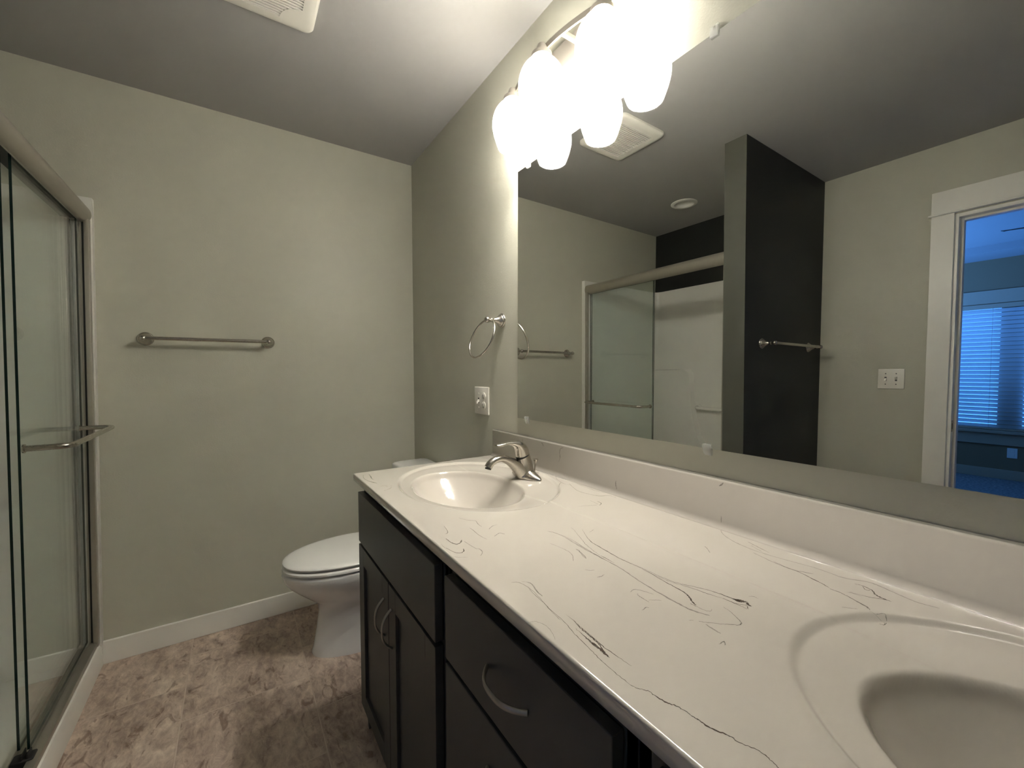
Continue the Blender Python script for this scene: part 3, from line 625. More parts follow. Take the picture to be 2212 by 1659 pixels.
def slab_extra(bm):
    # rounded front and left edges, underside, cove up to the backsplash, backsplash board: one cast piece
    for f in bm.faces: f.smooth = True
    def strip(A, B):
        f = bm.faces.new((A[0], B[0], B[1], A[1])); f.smooth = True
    def rim(pr, closed=False):
        vs = [[bm.verts.new(p) for p in row] for row in pr]
        for a, c in zip(vs, vs[1:]):
            for i in range(len(a)-1):
                f = bm.faces.new((a[i], a[i+1], c[i+1], c[i])); f.smooth = True
    e = 0.004; xf = CX+e; yl = CY1-0.003
    Ys = [CY0+0.003, -2.4, -2.0, -1.6, -1.3, yl]
    rows = [[(xf, y, CZ) for y in Ys]]
    for k in range(1, 7):
        a = math.radians(90*k/6); rows.append([(xf-e*math.sin(a), y, CZ-e*(1-math.cos(a))) for y in Ys])
    rows += [[(CX, y, CT+0.003) for y in Ys], [(CX+0.003, y, CT) for y in Ys], [(-0.508, y, CT) for y in Ys]]
    rim(rows)
    rim([[(-0.508, y, CT) for y in (yl, -0.962)], [(-0.036, y, CT) for y in (yl, -0.962)]])        # underside left open round the bowls
    rim([[(-0.508, y, CT) for y in (-1.57, -2.15)], [(-0.036, y, CT) for y in (-1.57, -2.15)]]); rim([[(-0.036, y, CT) for y in Ys], [(-0.0015, y, CT) for y in Ys]])
    Xs = [xf, -0.45, -0.3, -0.15, -0.034]; rows = [[(x, yl, CZ+(0.0009 if x > -0.2 else 0)) for x in Xs]]
    for k in range(1, 4):
        a = math.radians(90*k/3); rows.append([(x-(e if i == 0 else 0)*0, yl+0.003*math.sin(a), CZ-0.003*(1-math.cos(a))+(0.0009 if x > -0.2 else 0)) for i, x in enumerate(Xs)])
    rows.append([(x, CY1, CT) for x in Xs]); rim(rows)
    bm.faces.new([bm.verts.new(p) for p in ((xf, yl, CZ), (xf, CY1, CZ-0.003), (xf, CY1, CT), (CX, CY1-0.002, CT), (CX, CY1-0.003, CZ-0.004))])
    # cove + splash profile in (x, z)
    pr = [(-0.034, CZ+0.0009)]
    for k in range(1, 9):
        a = math.radians(90*k/8); pr.append((-0.034+0.0135*math.sin(a), CZ+0.0009+0.0135*(1-math.cos(a))))
    pr += [(XB, 0.991)]
    for k in range(1, 6):
        a = math.radians(90*k/5); pr.append((XB+0.005*(1-math.cos(a)), 0.991+0.005*math.sin(a)))
    pr += [(-0.0015, 0.996), (-0.0015, CT)]
    Ys2 = [CY0, CY1-0.003, CY1]
    vs = [[bm.verts.new((p[0], y, p[1])) for p in pr] for y in (CY0, CY1)]
    for i in range(len(pr)-1):
        f = bm.faces.new((vs[0][i], vs[0][i+1], vs[1][i+1], vs[1][i])); f.smooth = i < 15
    for q_ in vs:
        lo = bm.verts.new((-0.034, q_[0].co.y, CT)); bm.faces.new(q_+[lo])
    for x0, x1 in ((CX, -0.034),):
        bm.faces.new([bm.verts.new(p) for p in ((x0, CY0, CZ), (x1, CY0, CZ), (x1, CY0, CT), (x0, CY0, CT))])
    inside = lambda x, y: min(float(rho(-1.268, x, y)), float(rho(-2.452, x, y)))
    ribbons(bm, VEINS, lambda x, y: (x, y, surf(x, y)+0.00012))
    ribbons(bm, SPLASH_VEINS, lambda z_, y: (XB-0.00015, y, z_))
    for e_ in bm.edges:
        if len(e_.link_faces) == 2 and e_.calc_face_angle(0) > math.radians(50): e_.smooth = False
addmesh('slab', patch((C1 > 1.05) & (C2 > 1.05), 'slab'), M_TOP, top, slab_extra)
for k, (Cc, cy) in enumerate(((C1, -1.268), (C2, -2.452))):
    sb = addmesh('sink_basin', patch(Cc <= 1.05, 'sink_basin'), [M['marble']], top)
    zb = surf(-0.308, cy)
    dr = obj('drain', lathe([(0.0, -0.004), (0.012, -0.003), (0.014, 0.002), (0.018, 0.004), (0.023, 0.0035), (0.0245, 0.001), (0.0245, -0.006)], (-0.308, cy, zb), n=28), M['nickel'], sb, 40)

# cabinets
def shaker(x, y0, y1, z0, z1, st=0.057, th=0.019, flat=False, grain=None):
    """front slab whose outer face lies at x, frame round a recessed panel"""
    b = bmesh.new()
    if flat: return box(x, x+th, y0, y1, z0, z1, b, bev=0.0015)
    box(x, x+th, y0, y0+st, z0, z1, b, bev=0.001); box(x, x+th, y1-st, y1, z0, z1, b, bev=0.001)
    box(x, x+th, y0+st, y1-st, z0, z0+st, b, bev=0.001); box(x, x+th, y0+st, y1-st, z1-st, z1, b, bev=0.001)
    box(x+0.009, x+th, y0+st-0.004, y1-st+0.004, z0+st-0.004, z1-st+0.004, b)
    return b
def pull(x, y, z, vert, parent, L=0.096, out=0.026):
    pts = []; r1 = []; r2 = []
    for k in range(21):
        t = -1+2*k/20; s = t*L/2*1.12
        o_ = out*(1-abs(t)**2.6)
        p = (x-0.001-o_, y, z+s) if vert else (x-0.001-o_, y+s, z)
        pts.append(p); r1.append(0.0022+0.0012*abs(t)); r2.append(0.0058-0.0012*abs(t))
    b = bmesh.new(); fr = frames(pts); rings = []
    for i, (p, tt, N, B) in enumerate(fr):
        w = Vector((0, 1, 0)) if vert else Vector((0, 0, 1)); nn = tt.cross(w).normalized()
        rings.append([p+nn*r1[i]*math.cos(a)+w*r2[i]*math.sin(a) for a in [2*math.pi*q/12 for q in range(12)]])
    grid_skin(b, rings)
    return obj('handle', b, M['nickel_dark'], parent, 60)
FXF = -0.553; BXF = -0.532
def cabinet(name, label, y0, y1, grp='charcoal vanity cabinets'):
    t = thing(name, label, 'cabinet', (BXF, (y0+y1)/2, 0), grp)
    b = box(BXF, -0.004, y1-0.016, y1, 0.0, CT-0.001); box(BXF, -0.004, y0, y0+0.016, 0.0, CT-0.001, b)
    box(BXF+0.02, -0.004, y0+0.016, y1-0.016, 0.09, 0.106, b); box(-0.010, -0.004, y0+0.016, y1-0.016, 0.106, CT-0.13, b)
    # face frame
    box(BXF, BXF+0.019, y1-0.042, y1-0.0005, 0.09, CT-0.001, b); box(BXF, BXF+0.019, y0+0.0005, y0+0.042, 0.09, CT-0.001, b)
    box(BXF+0.0003, BXF+0.019, y0+0.042, y1-0.042, CT-0.045, CT-0.001, b); box(BXF+0.0003, BXF+0.019, y0+0.042, y1-0.042, 0.09, 0.125, b)
    box(BXF+0.0003, BXF+0.019, y0+0.042, y1-0.042, 0.635, 0.675, b)
    obj('body', b, M['cab'], t)
    obj('toe_kick', box(BXF+0.06, BXF+0.072, y0+0.016, y1-0.016, 0.0, 0.09), M['cab'], t)
    return t
Y_A, Y_B, Y_C, Y_D = -0.9475, -1.6215, -2.1055, -2.7795
t = cabinet('sink_base_cabinet', 'charcoal sink cabinet beside the toilet, under the far sink', Y_B+0.0005, Y_A)
obj('false_drawer_front', shaker(FXF, -1.595, -0.951, 0.662, 0.829, flat=True), M['cab'], t)
for y0, y1, hy in ((-1.271, -0.951, -1.236), (-1.595, -1.275, -1.302)):
    dd = obj('door', shaker(FXF, y0, y1, 0.095, 0.652), M['cab'], t); pull(FXF, hy, 0.540, True, dd)
t = cabinet('drawer_base_cabinet', 'charcoal drawer cabinet between the two sink cabinets', Y_C+0.0005, Y_B-0.0005)
for z0, z1 in ((0.662, 0.829), (0.385, 0.652), (0.095, 0.375)):
    dd = obj('drawer', shaker(FXF, -2.086, -1.647, z0, z1, flat=True), M['cab'], t); pull(FXF, -1.871, (z0+z1)/2 if z0 > 0.6 else z1-0.08, False, dd, L=0.102)
t = cabinet('sink_base_cabinet', 'charcoal sink cabinet nearest the camera, under the near sink', Y_D, Y_C-0.0005)
obj('false_drawer_front', shaker(FXF, -2.775, -2.137, 0.662, 0.829, flat=True), M['cab'], t)
for y0, y1, hy in ((-2.454, -2.137, -2.425), (-2.775, -2.458, -2.487)):
    dd = obj('door', shaker(FXF, y0, y1, 0.095, 0.652), M['cab'], t); pull(FXF, hy, 0.540, True, dd)

# ---------------------------------------------------------------- faucet
fy = -1.281; fz = surf(-0.085, fy)
fa = thing('faucet', 'brushed nickel single lever faucet on the far sink', 'faucet', (-0.09, fy, fz))
b = bmesh.new(); rings = []
for k, (s, h) in enumerate(((1.0, 0.0), (1.0, 0.004), (0.97, 0.007), (0.88, 0.0105), (0.70, 0.0155), (0.5, 0.021), (0.3, 0.026))):
    ring = []
    for i in range(40):
        a = 2*math.pi*i/40; yy = 0.079*math.copysign(abs(math.sin(a))**0.9, math.sin(a)); xx = 0.029*math.cos(a)*(1-0.35*(abs(yy)/0.079)**2)
        ring.append((-0.092+xx*(s*0.6+0.4) if s < 1 else -0.092+xx, fy+yy*s, fz-0.0008+h))
    rings.append(ring)
obj('base_plate', grid_skin(b, rings), M['nickel'], fa, 50)
def sweep_y(path, rn, ry, y, n=20):
    """tube in the plane y = const, radius rn in the plane and ry across it"""
    P = smoothpath([(p[0], q, p[1]) for p, q in zip(path, rn)], 6); Qr = smoothpath([(q, 0, 0) for q in ry], 6)
    C_ = [Vector((p.x, y, p.z)) for p in P]; rings = []
    for i in range(len(C_)):
        a = C_[max(0, i-1)]; c = C_[min(len(C_)-1, i+1)]; tt = (c-a).normalized(); N = Vector((-tt.z, 0, tt.x))
        rings.append([C_[i]+N*P[i].y*math.cos(2*math.pi*k/n)+Vector((0, 1, 0))*Qr[i].x*math.sin(2*math.pi*k/n) for k in range(n)])
    return grid_skin(bmesh.new(), rings)
obj('body', sweep_y([(-0.096, fz+0.006), (-0.097, fz+0.02), (-0.099, fz+0.040), (-0.103, fz+0.060), (-0.107, fz+0.070)],
                    [0.034, 0.030, 0.0265, 0.0245, 0.0235], [0.036, 0.029, 0.0245, 0.0225, 0.022], fy), M['nickel'], fa, 50)
sp = obj('spout', sweep_y([(-0.104, fz+0.012), (-0.126, fz+0.034), (-0.157, fz+0.057), (-0.188, fz+0.0705), (-0.214, fz+0.068), (-0.231, fz+0.058), (-0.238, fz+0.048)],
                          [0.032, 0.0235, 0.0150, 0.0115, 0.011, 0.0115, 0.0120], [0.027, 0.0205, 0.0150, 0.013, 0.0135, 0.0135, 0.0135], fy), M['nickel'], fa, 50)
obj('aerator', lathe([(0.0, 0.0), (0.0095, 0.0), (0.0098, -0.005), (0.0, -0.005)], (-0.2378, fy, fz+0.0475), (0.3, 0, 1), 20), M['slot'], sp)
obj('collar', sweep_y([(-0.1065, fz+0.069), (-0.1085, fz+0.0735)], [0.0238, 0.0238], [0.0222, 0.0222], fy), M['slot'], fa, 50)
obj('lever', sweep_y([(-0.107, fz+0.073), (-0.112, fz+0.090), (-0.124, fz+0.106), (-0.143, fz+0.1145), (-0.168, fz+0.1175), (-0.192, fz+0.1145), (-0.209, fz+0.1150)],
                     [0.0235, 0.0225, 0.0160, 0.0090, 0.0050, 0.0058, 0.0030], [0.022, 0.0225, 0.0205, 0.0165, 0.0130, 0.0140, 0.0105], fy), M['nickel'], fa, 50)
b = tube([(-0.058, fy, fz+0.006), (-0.054, fy, fz+0.045)], 0.0026, n=10)
lathe([(0.0025, 0.0), (0.0035, 0.004), (0.0045, 0.008), (0.0085, 0.013), (0.0090, 0.017), (0.0, 0.019)], (-0.054, fy, fz+0.036), n=16, bm=b)
obj('lift_rod', b, M['nickel'], fa, 45)

# ================================================================ TOILET
tc_y = -0.425
to = thing('toilet', 'white two piece toilet with closed lid between the vanity and back wall', 'toilet', (-0.40, tc_y, 0))
def egg(xf, xb, hw, z, n=40, blunt=1.0):
    xm = xb+(xf-xb)*0.42; out = []
    for k in range(n):
        a = 2*math.pi*k/n; c_, s_ = math.cos(a), math.sin(a)
        x = xm+(xf-xm)*c_ if c_ > 0 else xm+(xb-xm)*(-c_)
        y = hw*math.copysign(abs(s_)**(0.92), s_)
        out.append((x, tc_y+y, z))
    return out
b = bmesh.new()
rings = [egg(-0.636, -0.12, 0.122, 0.0), egg(-0.636, -0.12, 0.122, 0.010), egg(-0.629, -0.125, 0.117, 0.03), egg(-0.617, -0.13, 0.112, 0.10), egg(-0.606, -0.135, 0.109, 0.18),
         egg(-0.608, -0.14, 0.112, 0.222), egg(-0.645, -0.15, 0.130, 0.250), egg(-0.690, -0.17, 0.152, 0.290), egg(-0.722, -0.18, 0.170, 0.322), egg(-0.740, -0.185, 0.180, 0.350),
         egg(-0.746, -0.19, 0.184, 0.375), egg(-0.745, -0.19, 0.184, 0.383), egg(-0.738, -0.20, 0.178, 0.3875)]
grid_skin(b, rings); obj('bowl', b, M['porc'], to, 50)
b = box(-0.26, -0.06, tc_y-0.105, tc_y+0.105, 0.20, 0.395, bev=0.03, seg=5); obj('tank_shelf', b, M['porc'], to, 50)
rings = [egg(-0.732, -0.25, 0.172, 0.3935), egg(-0.744, -0.245, 0.184, 0.3965), egg(-0.745, -0.245, 0.185, 0.405), egg(-0.740, -0.248, 0.181, 0.4095), egg(-0.734, -0.25, 0.176, 0.4105)]
obj('seat', grid_skin(bmesh.new(), rings), M['seatp'], to, 50)
rings = [egg(-0.724, -0.25, 0.166, 0.4160), egg(-0.740, -0.245, 0.181, 0.4190), egg(-0.742, -0.243, 0.183, 0.425), egg(-0.738, -0.246, 0.179, 0.4295), egg(-0.725, -0.255, 0.170, 0.4325), egg(-0.705, -0.265, 0.155, 0.4335), egg(-0.60, -0.35, 0.08, 0.436), egg(-0.50, -0.45, 0.01, 0.4365)]
obj('lid', grid_skin(bmesh.new(), rings), M['seatp'], to, 50)
for s in (-1, 1): obj('hinge', box(-0.262, -0.232, tc_y+s*0.075-0.018, tc_y+s*0.075+0.018, 0.388, 0.430, bev=0.006, seg=3), M['seatp'], to, 50)
b = bmesh.new()
grid_skin(b, [[(p[0], p[1], z_) for p in rrect(-0.200+dx, -0.022, tc_y-0.215+dx, tc_y+0.215-dx, 0.035)] for z_, dx in ((0.396, 0.03), (0.42, 0.016), (0.50, 0.010), (0.70, 0.0), (0.724, 0.0))])
obj('tank', b, M['porc'], to, 40)
b = bmesh.new()
grid_skin(b, [[(p[0], p[1], z_) for p in rrect(-0.210+dx, -0.015-dx*0.3, tc_y-0.225+dx, tc_y+0.225-dx, 0.035)] for z_, dx in ((0.725, 0.004), (0.728, 0.0), (0.744, 0.0), (0.750, 0.003), (0.7535, 0.010), (0.755, 0.02))])
obj('tank_lid', b, M['porc'], to, 40)
b = lathe([(0.0, -0.001), (0.012, 0), (0.012, 0.006), (0.006, 0.010), (0, 0.012)], (-0.2005, tc_y+0.16, 0.665), (-1, 0, 0), 16); tube([(-0.209, tc_y+0.16, 0.665), (-0.214, tc_y+0.11, 0.660), (-0.212, tc_y+0.08, 0.657)], 0.005, b)
obj('flush_lever', b, M['nickel'], to, 40)
for s in (-1, 1): obj('bolt_cap', lathe([(0.014, 0.0), (0.013, 0.012), (0.006, 0.018), (0, 0.019)], (-0.33, tc_y+s*0.117, 0.0), n=16), M['seatp'], to, 50)

# ================================================================ SHOWER
def lean(b):
    for v in b.verts:
        if v.co.x > -1.5: v.co.x -= 0.0130*(1.87-v.co.z)
    return b
su = thing('shower_surround', 'white molded shower pan and wall surround in the alcove', 'shower surround', (-1.80, -0.58, 0))
SX = -1.355; ST = 1.937; SB = WX+0.024
b = bmesh.new()
# three-sided wall liner in plan, rounded inner corners
inner = [(SX, -0.030)]
for cx_, cy_, a0 in ((SB+0.06, -0.090, 90),):
    for k in range(9): a = math.radians(a0+90*k/8); inner.append((cx_+0.06*math.cos(a), cy_+0.06*math.sin(a)))
for k in range(9): a = math.radians(180+90*k/8); inner.append((SB+0.06+0.06*math.cos(a), PY1+0.082+0.06*math.sin(a)))
inner.append((SX, PY1+0.022))
outer = [(SX, PY1+0.0006), (WX+0.0006, PY1+0.0006), (WX+0.0006, -0.0006), (SX, -0.0006)]
ring = inner+outer
extrude_prof(ring, 'z', 0.05, ST-0.004, b); lean(b)
b.faces.ensure_lookup_table()
obj('wall_liner', b, M['acryl'], su, 35)
b = bmesh.new(); rr_ = [(x, y) for x, y in ring]
grid_skin(b, [[(x, y, ST-0.004) for x, y in ring], [(x, y, ST) for x, y in ring]]); lean(b); obj('top_ledge', b, M['acryl'], su, 35)
# raised corner panel with a curved edge on the long wall
pl = [(-0.045, 0.06), (-0.045, 1.258)]
for p in ((-0.33, 1.258), (-0.355, 1.252), (-0.374, 1.236), (-0.384, 1.21), (-0.392, 1.15), (-0.400, 1.06), (-0.408, 0.96), (-0.425, 0.86), (-0.455, 0.75), (-0.49, 0.68), (-0.54, 0.62), (-0.60, 0.596), (-0.75, 0.58), (PY1+0.05, 0.58)): pl.append(p)
pl.append((PY1+0.05, 0.06))
b = bmesh.new()
v0 = [(SB-0.012, y, z) for y, z in pl]; cyp, czp = -0.25, 0.5
def off(y, z, d):   # grow the raised panel's foot outwards so the edge slopes
    return (y-d if y > -1.05 and z > 0.1 else y, z+d if z > 0.1 else z)
v1 = [(SB+0.035, *((y, z))) for y, z in pl]
v0 = [(SB-0.012, *off(y, z, 0.022 if y > -1.05 else 0.012)) for y, z in pl]; v0[0] = (SB-0.012, -0.045, 0.06); v0[1] = (SB-0.012, -0.045, 1.27)
vm_ = [tuple(0.12*a+0.88*c for a, c in zip(p, q)) for p, q in zip(v0, v1)]; vm_ = [(SB+0.029, p[1], p[2]) for p in vm_]
grid_skin(b, [v0, vm_, v1]); obj('corner_panel', b, M['acryl'], su, 30)
# pan: sloped floor, rounded curb
pr = [(SB, 0.075), (-1.50, 0.045), (-1.485, 0.050), (-1.475, 0.075), (-1.468, 0.090), (-1.455, 0.097), (-1.392, 0.099), (-1.384, 0.094), (-1.380, 0.084), (-1.380, 0.0), (-1.40, 0.0), (SB, 0.0)]
obj('pan', extrude_prof(pr, 'y', PY1+0.0008, -0.0008), M['acryl'], su, 35)
obj('drain', lathe([(0.0, 0.003), (0.03, 0.003), (0.05, 0.002), (0.055, 0.0)], (-1.85, -0.58, 0.0605), n=28), M['nickel'], su, 40)
b = tube(smoothpath([(SB-0.002, -0.452, 0.961), (SB+0.03, -0.455, 0.961), (SB+0.055, -0.475, 0.961), (SB+0.06, -0.52, 0.961), (SB+0.06, -0.70, 0.961), (SB+0.06, -0.93, 0.961), (SB+0.055, -0.975, 0.961), (SB+0.03, -0.995, 0.961), (SB-0.002, -0.998, 0.961)], 5), 0.0135, n=16)
lathe([(0.0, 0.0), (0.026, 0.0), (0.026, 0.006), (0.014, 0.010)], (SB, -0.453, 0.961), (1, 0, 0), 24, b); lathe([(0.0, 0.0), (0.026, 0.0), (0.026, 0.006), (0.014, 0.010)], (SB, -0.997, 0.961), (1, 0, 0), 24, b)
tag(obj('grab_bar', b, M['acryl'], None, 40), 'white grab bar on the long shower wall beyond the glass', 'grab bar')

sd = thing('shower_door', 'bypass glass shower door with brushed nickel header and towel bar handle', 'shower door', (-1.41, -0.6, 0.10))
y0_, y1_ = PY1+0.023, -0.0312
hp = []                                  # bullet-shaped header in (x, z)
for k in range(13):
    a = math.radians(-80+160*k/12); hp.append((-1.390+0.034*math.cos(a), 1.868+0.037*math.sin(a)))
hp += [(-1.450, 1.905), (-1.450, 1.885), (-1.446, 1.885), (-1.446, 1.900), (-1.392, 1.900), (-1.392, 1.835)]
obj('header', extrude_prof([(p[0], p[1]) for p in hp], 'y', PY1+0.0235, -0.0005), M['nickel_dark'], sd, 40)
obj('header_channel', box(-1.444, -1.3925, y0_+0.002, y1_-0.002, 1.846, 1.899), M['slot'], sd)
for ya, yb, q0, q1 in ((y1_-0.024, y1_, y1_-0.012, y1_), (y0_, y0_+0.013, y0_, y0_+0.010)):
    b = box(-1.376, -1.360, ya, yb, 0.103, 1.845, bev=0.002); box(-1.389, -1.384, q0, q1, 0.103, 1.845, b)
    box(-1.384, -1.376, q0, q1, 0.103, 1.845, b, mi=1)
    obj('wall_jamb', lean(b), [M['nickel_dark'], M['slot']], sd, 40)
b = box(-1.452, -1.390, y0_+0.001, y1_-0.001, 0.0985, 0.104, bev=0.001); box(-1.4115, -1.387, y0_+0.001, y1_-0.001, 0.100, 0.121, b, bev=0.002)
box(-1.452, -1.446, y0_+0.001, y1_-0.001, 0.100, 0.118, b, bev=0.001)
obj('bottom_track', b, M['nickel_dark'], sd, 40)
def panel(xt, xb, ya, yb):
    b = box(-0.003, 0.003, ya, yb, 0.130, 1.862)
    for f in b.faces: f.material_index = 0
    b.normal_update()
    for f in b.faces: f.material_index = 0 if abs(f.normal.x) > 0.5 else 1
    for v in b.verts: v.co.x += xb+(xt-xb)*(v.co.z-0.13)/1.73
    return obj('glass_panel', b, [M['glass'], M['glass_edge']], sd)
gp = panel(-1.3985, -1.417, -0.628, -0.050); gq = panel(-1.422, -1.440, -0.618, -0.040)
b = tube(smoothpath([(-1.4045, -0.615, 1.012), (-1.36, -0.615, 1.012), (-1.325, -0.612, 1.012), (-1.309, -0.595, 1.012), (-1.305, -0.56, 1.012), (-1.305, -0.35, 1.012), (-1.305, -0.145, 1.012), (-1.309, -0.108, 1.012), (-1.325, -0.090, 1.012), (-1.36, -0.086, 1.012), (-1.4045, -0.086, 1.012)], 6), 0.0088, n=18)
tb = obj('towel_bar', b, M['nickel'], sd, 60)
for yy in (-0.615, -0.086): obj('washer', lathe([(0.0, 0), (0.013, 0), (0.013, 0.004), (0.0, 0.004)], (-1.4035, yy, 1.012), (1, 0, 0), 20), M['nickel'], tb, 40)
b = box(-1.446, -1.398, -0.668, -0.628, 0.104, 0.126, bev=0.004); box(-1.4235, -1.4205, -0.666, -0.630, 0.122, 0.140, b, bev=0.001); box(-1.4125, -1.4085, -0.664, -0.632, 0.122, 0.138, b, bev=0.001)
obj('bottom_guide', b, M['black'], sd, 50)

# ================================================================ WALL FITTINGS
def post(o, ax, bm=None, L=1.0):
    """towel bar post: stepped rosette, flared neck, ball"""
    pr = [(0.0, 0.0002), (0.0290, 0.0002), (0.0290, 0.004), (0.0265, 0.0065), (0.0245, 0.0075), (0.0240, 0.010), (0.0200, 0.0135), (0.0125, 0.024), (0.0085, 0.036), (0.0072, 0.045), (0.0088, 0.048), (0.0072, 0.051),
          (0.0085, 0.055), (0.0112, 0.060), (0.0125, 0.066), (0.0112, 0.072), (0.0075, 0.0765), (0.0, 0.0785)]
    return lathe([(r, h if h < 0.02 else 0.02+(h-0.02)*L) for r, h in pr], o, ax, 32, bm)
def towel_bar(p0, p1, ax, label):
    t = thing('towel_bar', label, 'towel bar', p0)
    u = (Vector(p1)-Vector(p0)).normalized(); a = Vector(ax)
    for p in (p0, p1): obj('post', post(p, ax), M['nickel'], t, 45)
    b = tube([Vector(p0)+a*0.066+u*0.004, Vector(p1)+a*0.066-u*0.004], 0.0080, n=20)
    obj('bar', b, M['nickel'], t, 60)
    return t
towel_bar((-1.2075, 0, 1.378), (-0.749, 0, 1.378), (0, -1, 0), 'brushed nickel towel bar on the green wall above the toilet')
towel_bar((-2.053, PY0, 1.393), (-1.487, PY0, 1.393), (0, -1, 0), 'towel bar on the charcoal partition wall, seen in the mirror')
tr = thing('towel_ring', 'brushed nickel towel ring left of the mirror, above the switch plate', 'towel ring', (0, -0.986, 1.434))
obj('post', post((0, -0.986, 1.434), (-1, 0, 0)), M['nickel'], tr, 45)
cr_ = Vector((-0.0863, -0.9756, 1.3611)); a_ = 0.037; tl_ = 0.367; u = Vector((-math.sin(a_), math.cos(a_), 0)); pts = []
n = 64; b = bmesh.new(); rings = []
for k in range(n):
    a = 2*math.pi*k/n; wv = Vector((0, 0, 1))*math.cos(tl_)+u.cross(Vector((0, 0, 1)))*math.sin(tl_); rad = u*math.cos(a)+wv*math.sin(a); c = cr_+rad*0.0803; w2 = u.cross(wv)
    rings.append([c+(rad*math.cos(q)+w2*math.sin(q))*0.0040 for q in [2*math.pi*j/12 for j in range(12)]])
R = [[b.verts.new(p) for p in r_] for r_ in rings]
for i in range(n):
    for j in range(12): b.faces.new((R[i][j], R[(i+1) % n][j], R[(i+1) % n][(j+1) % 12], R[i][(j+1) % 12]))
obj('ring', b, M['nickel'], tr, 60)

def toggle(x, y, z, s, par, up=True):
    d_ = 1 if up else -1
    b = box(x-s*0.0015, x, y-0.005, y+0.005, z-0.012, z+0.012, bev=0.0005); obj('switch_slot', b, M['slot'], par)
    pr = [(x-s*0.0005, z-0.005), (x-s*0.0005, z+0.005), (x+s*0.011, z+d_*0.012+0.003), (x+s*0.011, z+d_*0.012-0.003)]
    obj('toggle', extrude_prof(pr, 'y', y-0.0042, y+0.0042), M['plate'], par)
# switch + outlet on the mirror wall
yc_, zc_ = -0.828, 1.107
t = thing('switch_outlet_plate', 'almond wall plate with a toggle switch and outlet below the towel ring', 'wall plate', (0, yc_, zc_))
obj('cover_plate', box(-0.0065, -0.0003, yc_-0.0605, yc_+0.0605, zc_-0.059, zc_+0.059, bev=0.003, seg=3), M['plate'], t, 30)
toggle(-0.0066, yc_+0.023, zc_, -1, t, False)
for dz in (-0.0195, 0.0195):
    rc = obj('receptacle', lathe([(0.0, 0.0), (0.0165, 0.0), (0.0165, 0.0025), (0.0158, 0.003), (0.0, 0.003)], (-0.0062, yc_-0.023, zc_+dz), (-1, 0, 0), 28), M['plate'], t, 40)
    for dy in (-0.006, 0.006): obj('slot', box(-0.0094, -0.0088, yc_-0.023+dy-0.0012, yc_-0.023+dy+0.0012, zc_+dz-0.001, zc_+dz+0.008), M['slot'], rc)
    obj('ground_hole', lathe([(0.0, 0.0), (0.0026, 0.0), (0.0026, 0.0004), (0.0, 0.0004)], (-0.0091, yc_-0.023, zc_+dz-0.007), (-1, 0, 0), 12), M['slot'], rc)
for dy, dz in ((0.023, 0.030), (0.023, -0.030), (-0.023, 0.0)): obj('screw', lathe([(0.0031, 0), (0.0028, 0.0010), (0.0, 0.0012)], (-0.0064, yc_+dy, zc_+dz), (-1, 0, 0), 12), M['plate'], t)
# double switch by the door
yc_, zc_ = -1.615, 1.2045
t = thing('double_switch_plate', 'almond double toggle switch plate beside the bedroom door casing', 'light switch', (WX, yc_, zc_))
obj('cover_plate', box(WX+0.0003, WX+0.0065, yc_-0.058, yc_+0.058, zc_-0.057, zc_+0.057, bev=0.003, seg=3), M['plate'], t, 30)
toggle(WX+0.0066, yc_+0.023, zc_, 1, t, False); toggle(WX+0.0066, yc_-0.023, zc_, 1, t, True)
for dy in (-0.023, 0.023):
    for dz in (-0.030, 0.030): obj('screw', lathe([(0.0031, 0), (0.0028, 0.0010), (0.0, 0.0012)], (WX+0.0064, yc_+dy, zc_+dz), (1, 0, 0), 12), M['slot'], t)

# ---------------------------------------------------------------- ceiling vent
vt = thing('exhaust_vent', 'white louvered exhaust fan grille on the bathroom ceiling', 'ceiling vent', (-0.787, -0.887, H))
VX0, VX1, VY0, VY1 = -0.945, -0.632, -1.045, -0.732
vcx, vcy = (VX0+VX1)/2, (VY0+VY1)/2
b = bmesh.new()
def rr2(d): return rrect(VX0+d, VX1-d, VY0+d, VY1-d, max(0.03-d*0.6, 0.004), 6)
gx0, gx1, gy0, gy1 = VX0+0.050, VX1-0.044, VY0+0.050, VY1-0.040
rings = [[(x, y, H-0.0005) for x, y in rr2(0.0)], [(x, y, H-0.010) for x, y in rr2(0.0)], [(x, y, H-0.015) for x, y in rr2(0.004)], [(x, y, H-0.018) for x, y in rr2(0.010)],
         [(x, y, H-0.0195) for x, y in rr2(0.030)], [(x, y, H-0.0195) for x, y in rrect(gx0, gx1, gy0, gy1, 0.003, 6)], [(x, y, H-0.010) for x, y in rrect(gx0, gx1, gy0, gy1, 0.003, 6)]]
grid_skin(b, rings, cap0=False, cap1=False); obj('housing', b, M['plate'], vt, 35)
obj('backing', box(gx0-0.002, gx1+0.002, gy0-0.002, gy1+0.002, H-0.0098, H-0.006), M['slot'], vt)
b = bmesh.new(); nl = 20
for i in range(nl):
    y = gy0+(gy1-gy0)*(i+0.5)/nl; x1_ = gx1
    if y > gy1-0.058: x1_ = gx1-0.058-0.0*i if y > gy1-0.02 else gx1-0.058*math.sqrt(max(0, 1-((gy1-0.0-y)/0.058)**2))-0.0
    box(gx0-0.001, gx1+0.001, y-0.0022, y+0.0022, H-0.0194, H-0.0150, b)
obj('louvers', b, M['plate'], vt)
# quarter-round blank corner of the grille
pr = [(gx1+0.001, gy1+0.001)]
for k in range(13):
    a = math.radians(180+90*k/12); pr.append((gx1+0.001+0.062*math.cos(a), gy1+0.001+0.062*math.sin(a)))
obj('blank_corner', extrude_prof(pr, 'z', H-0.0198, H-0.0101), M['plate'], vt)
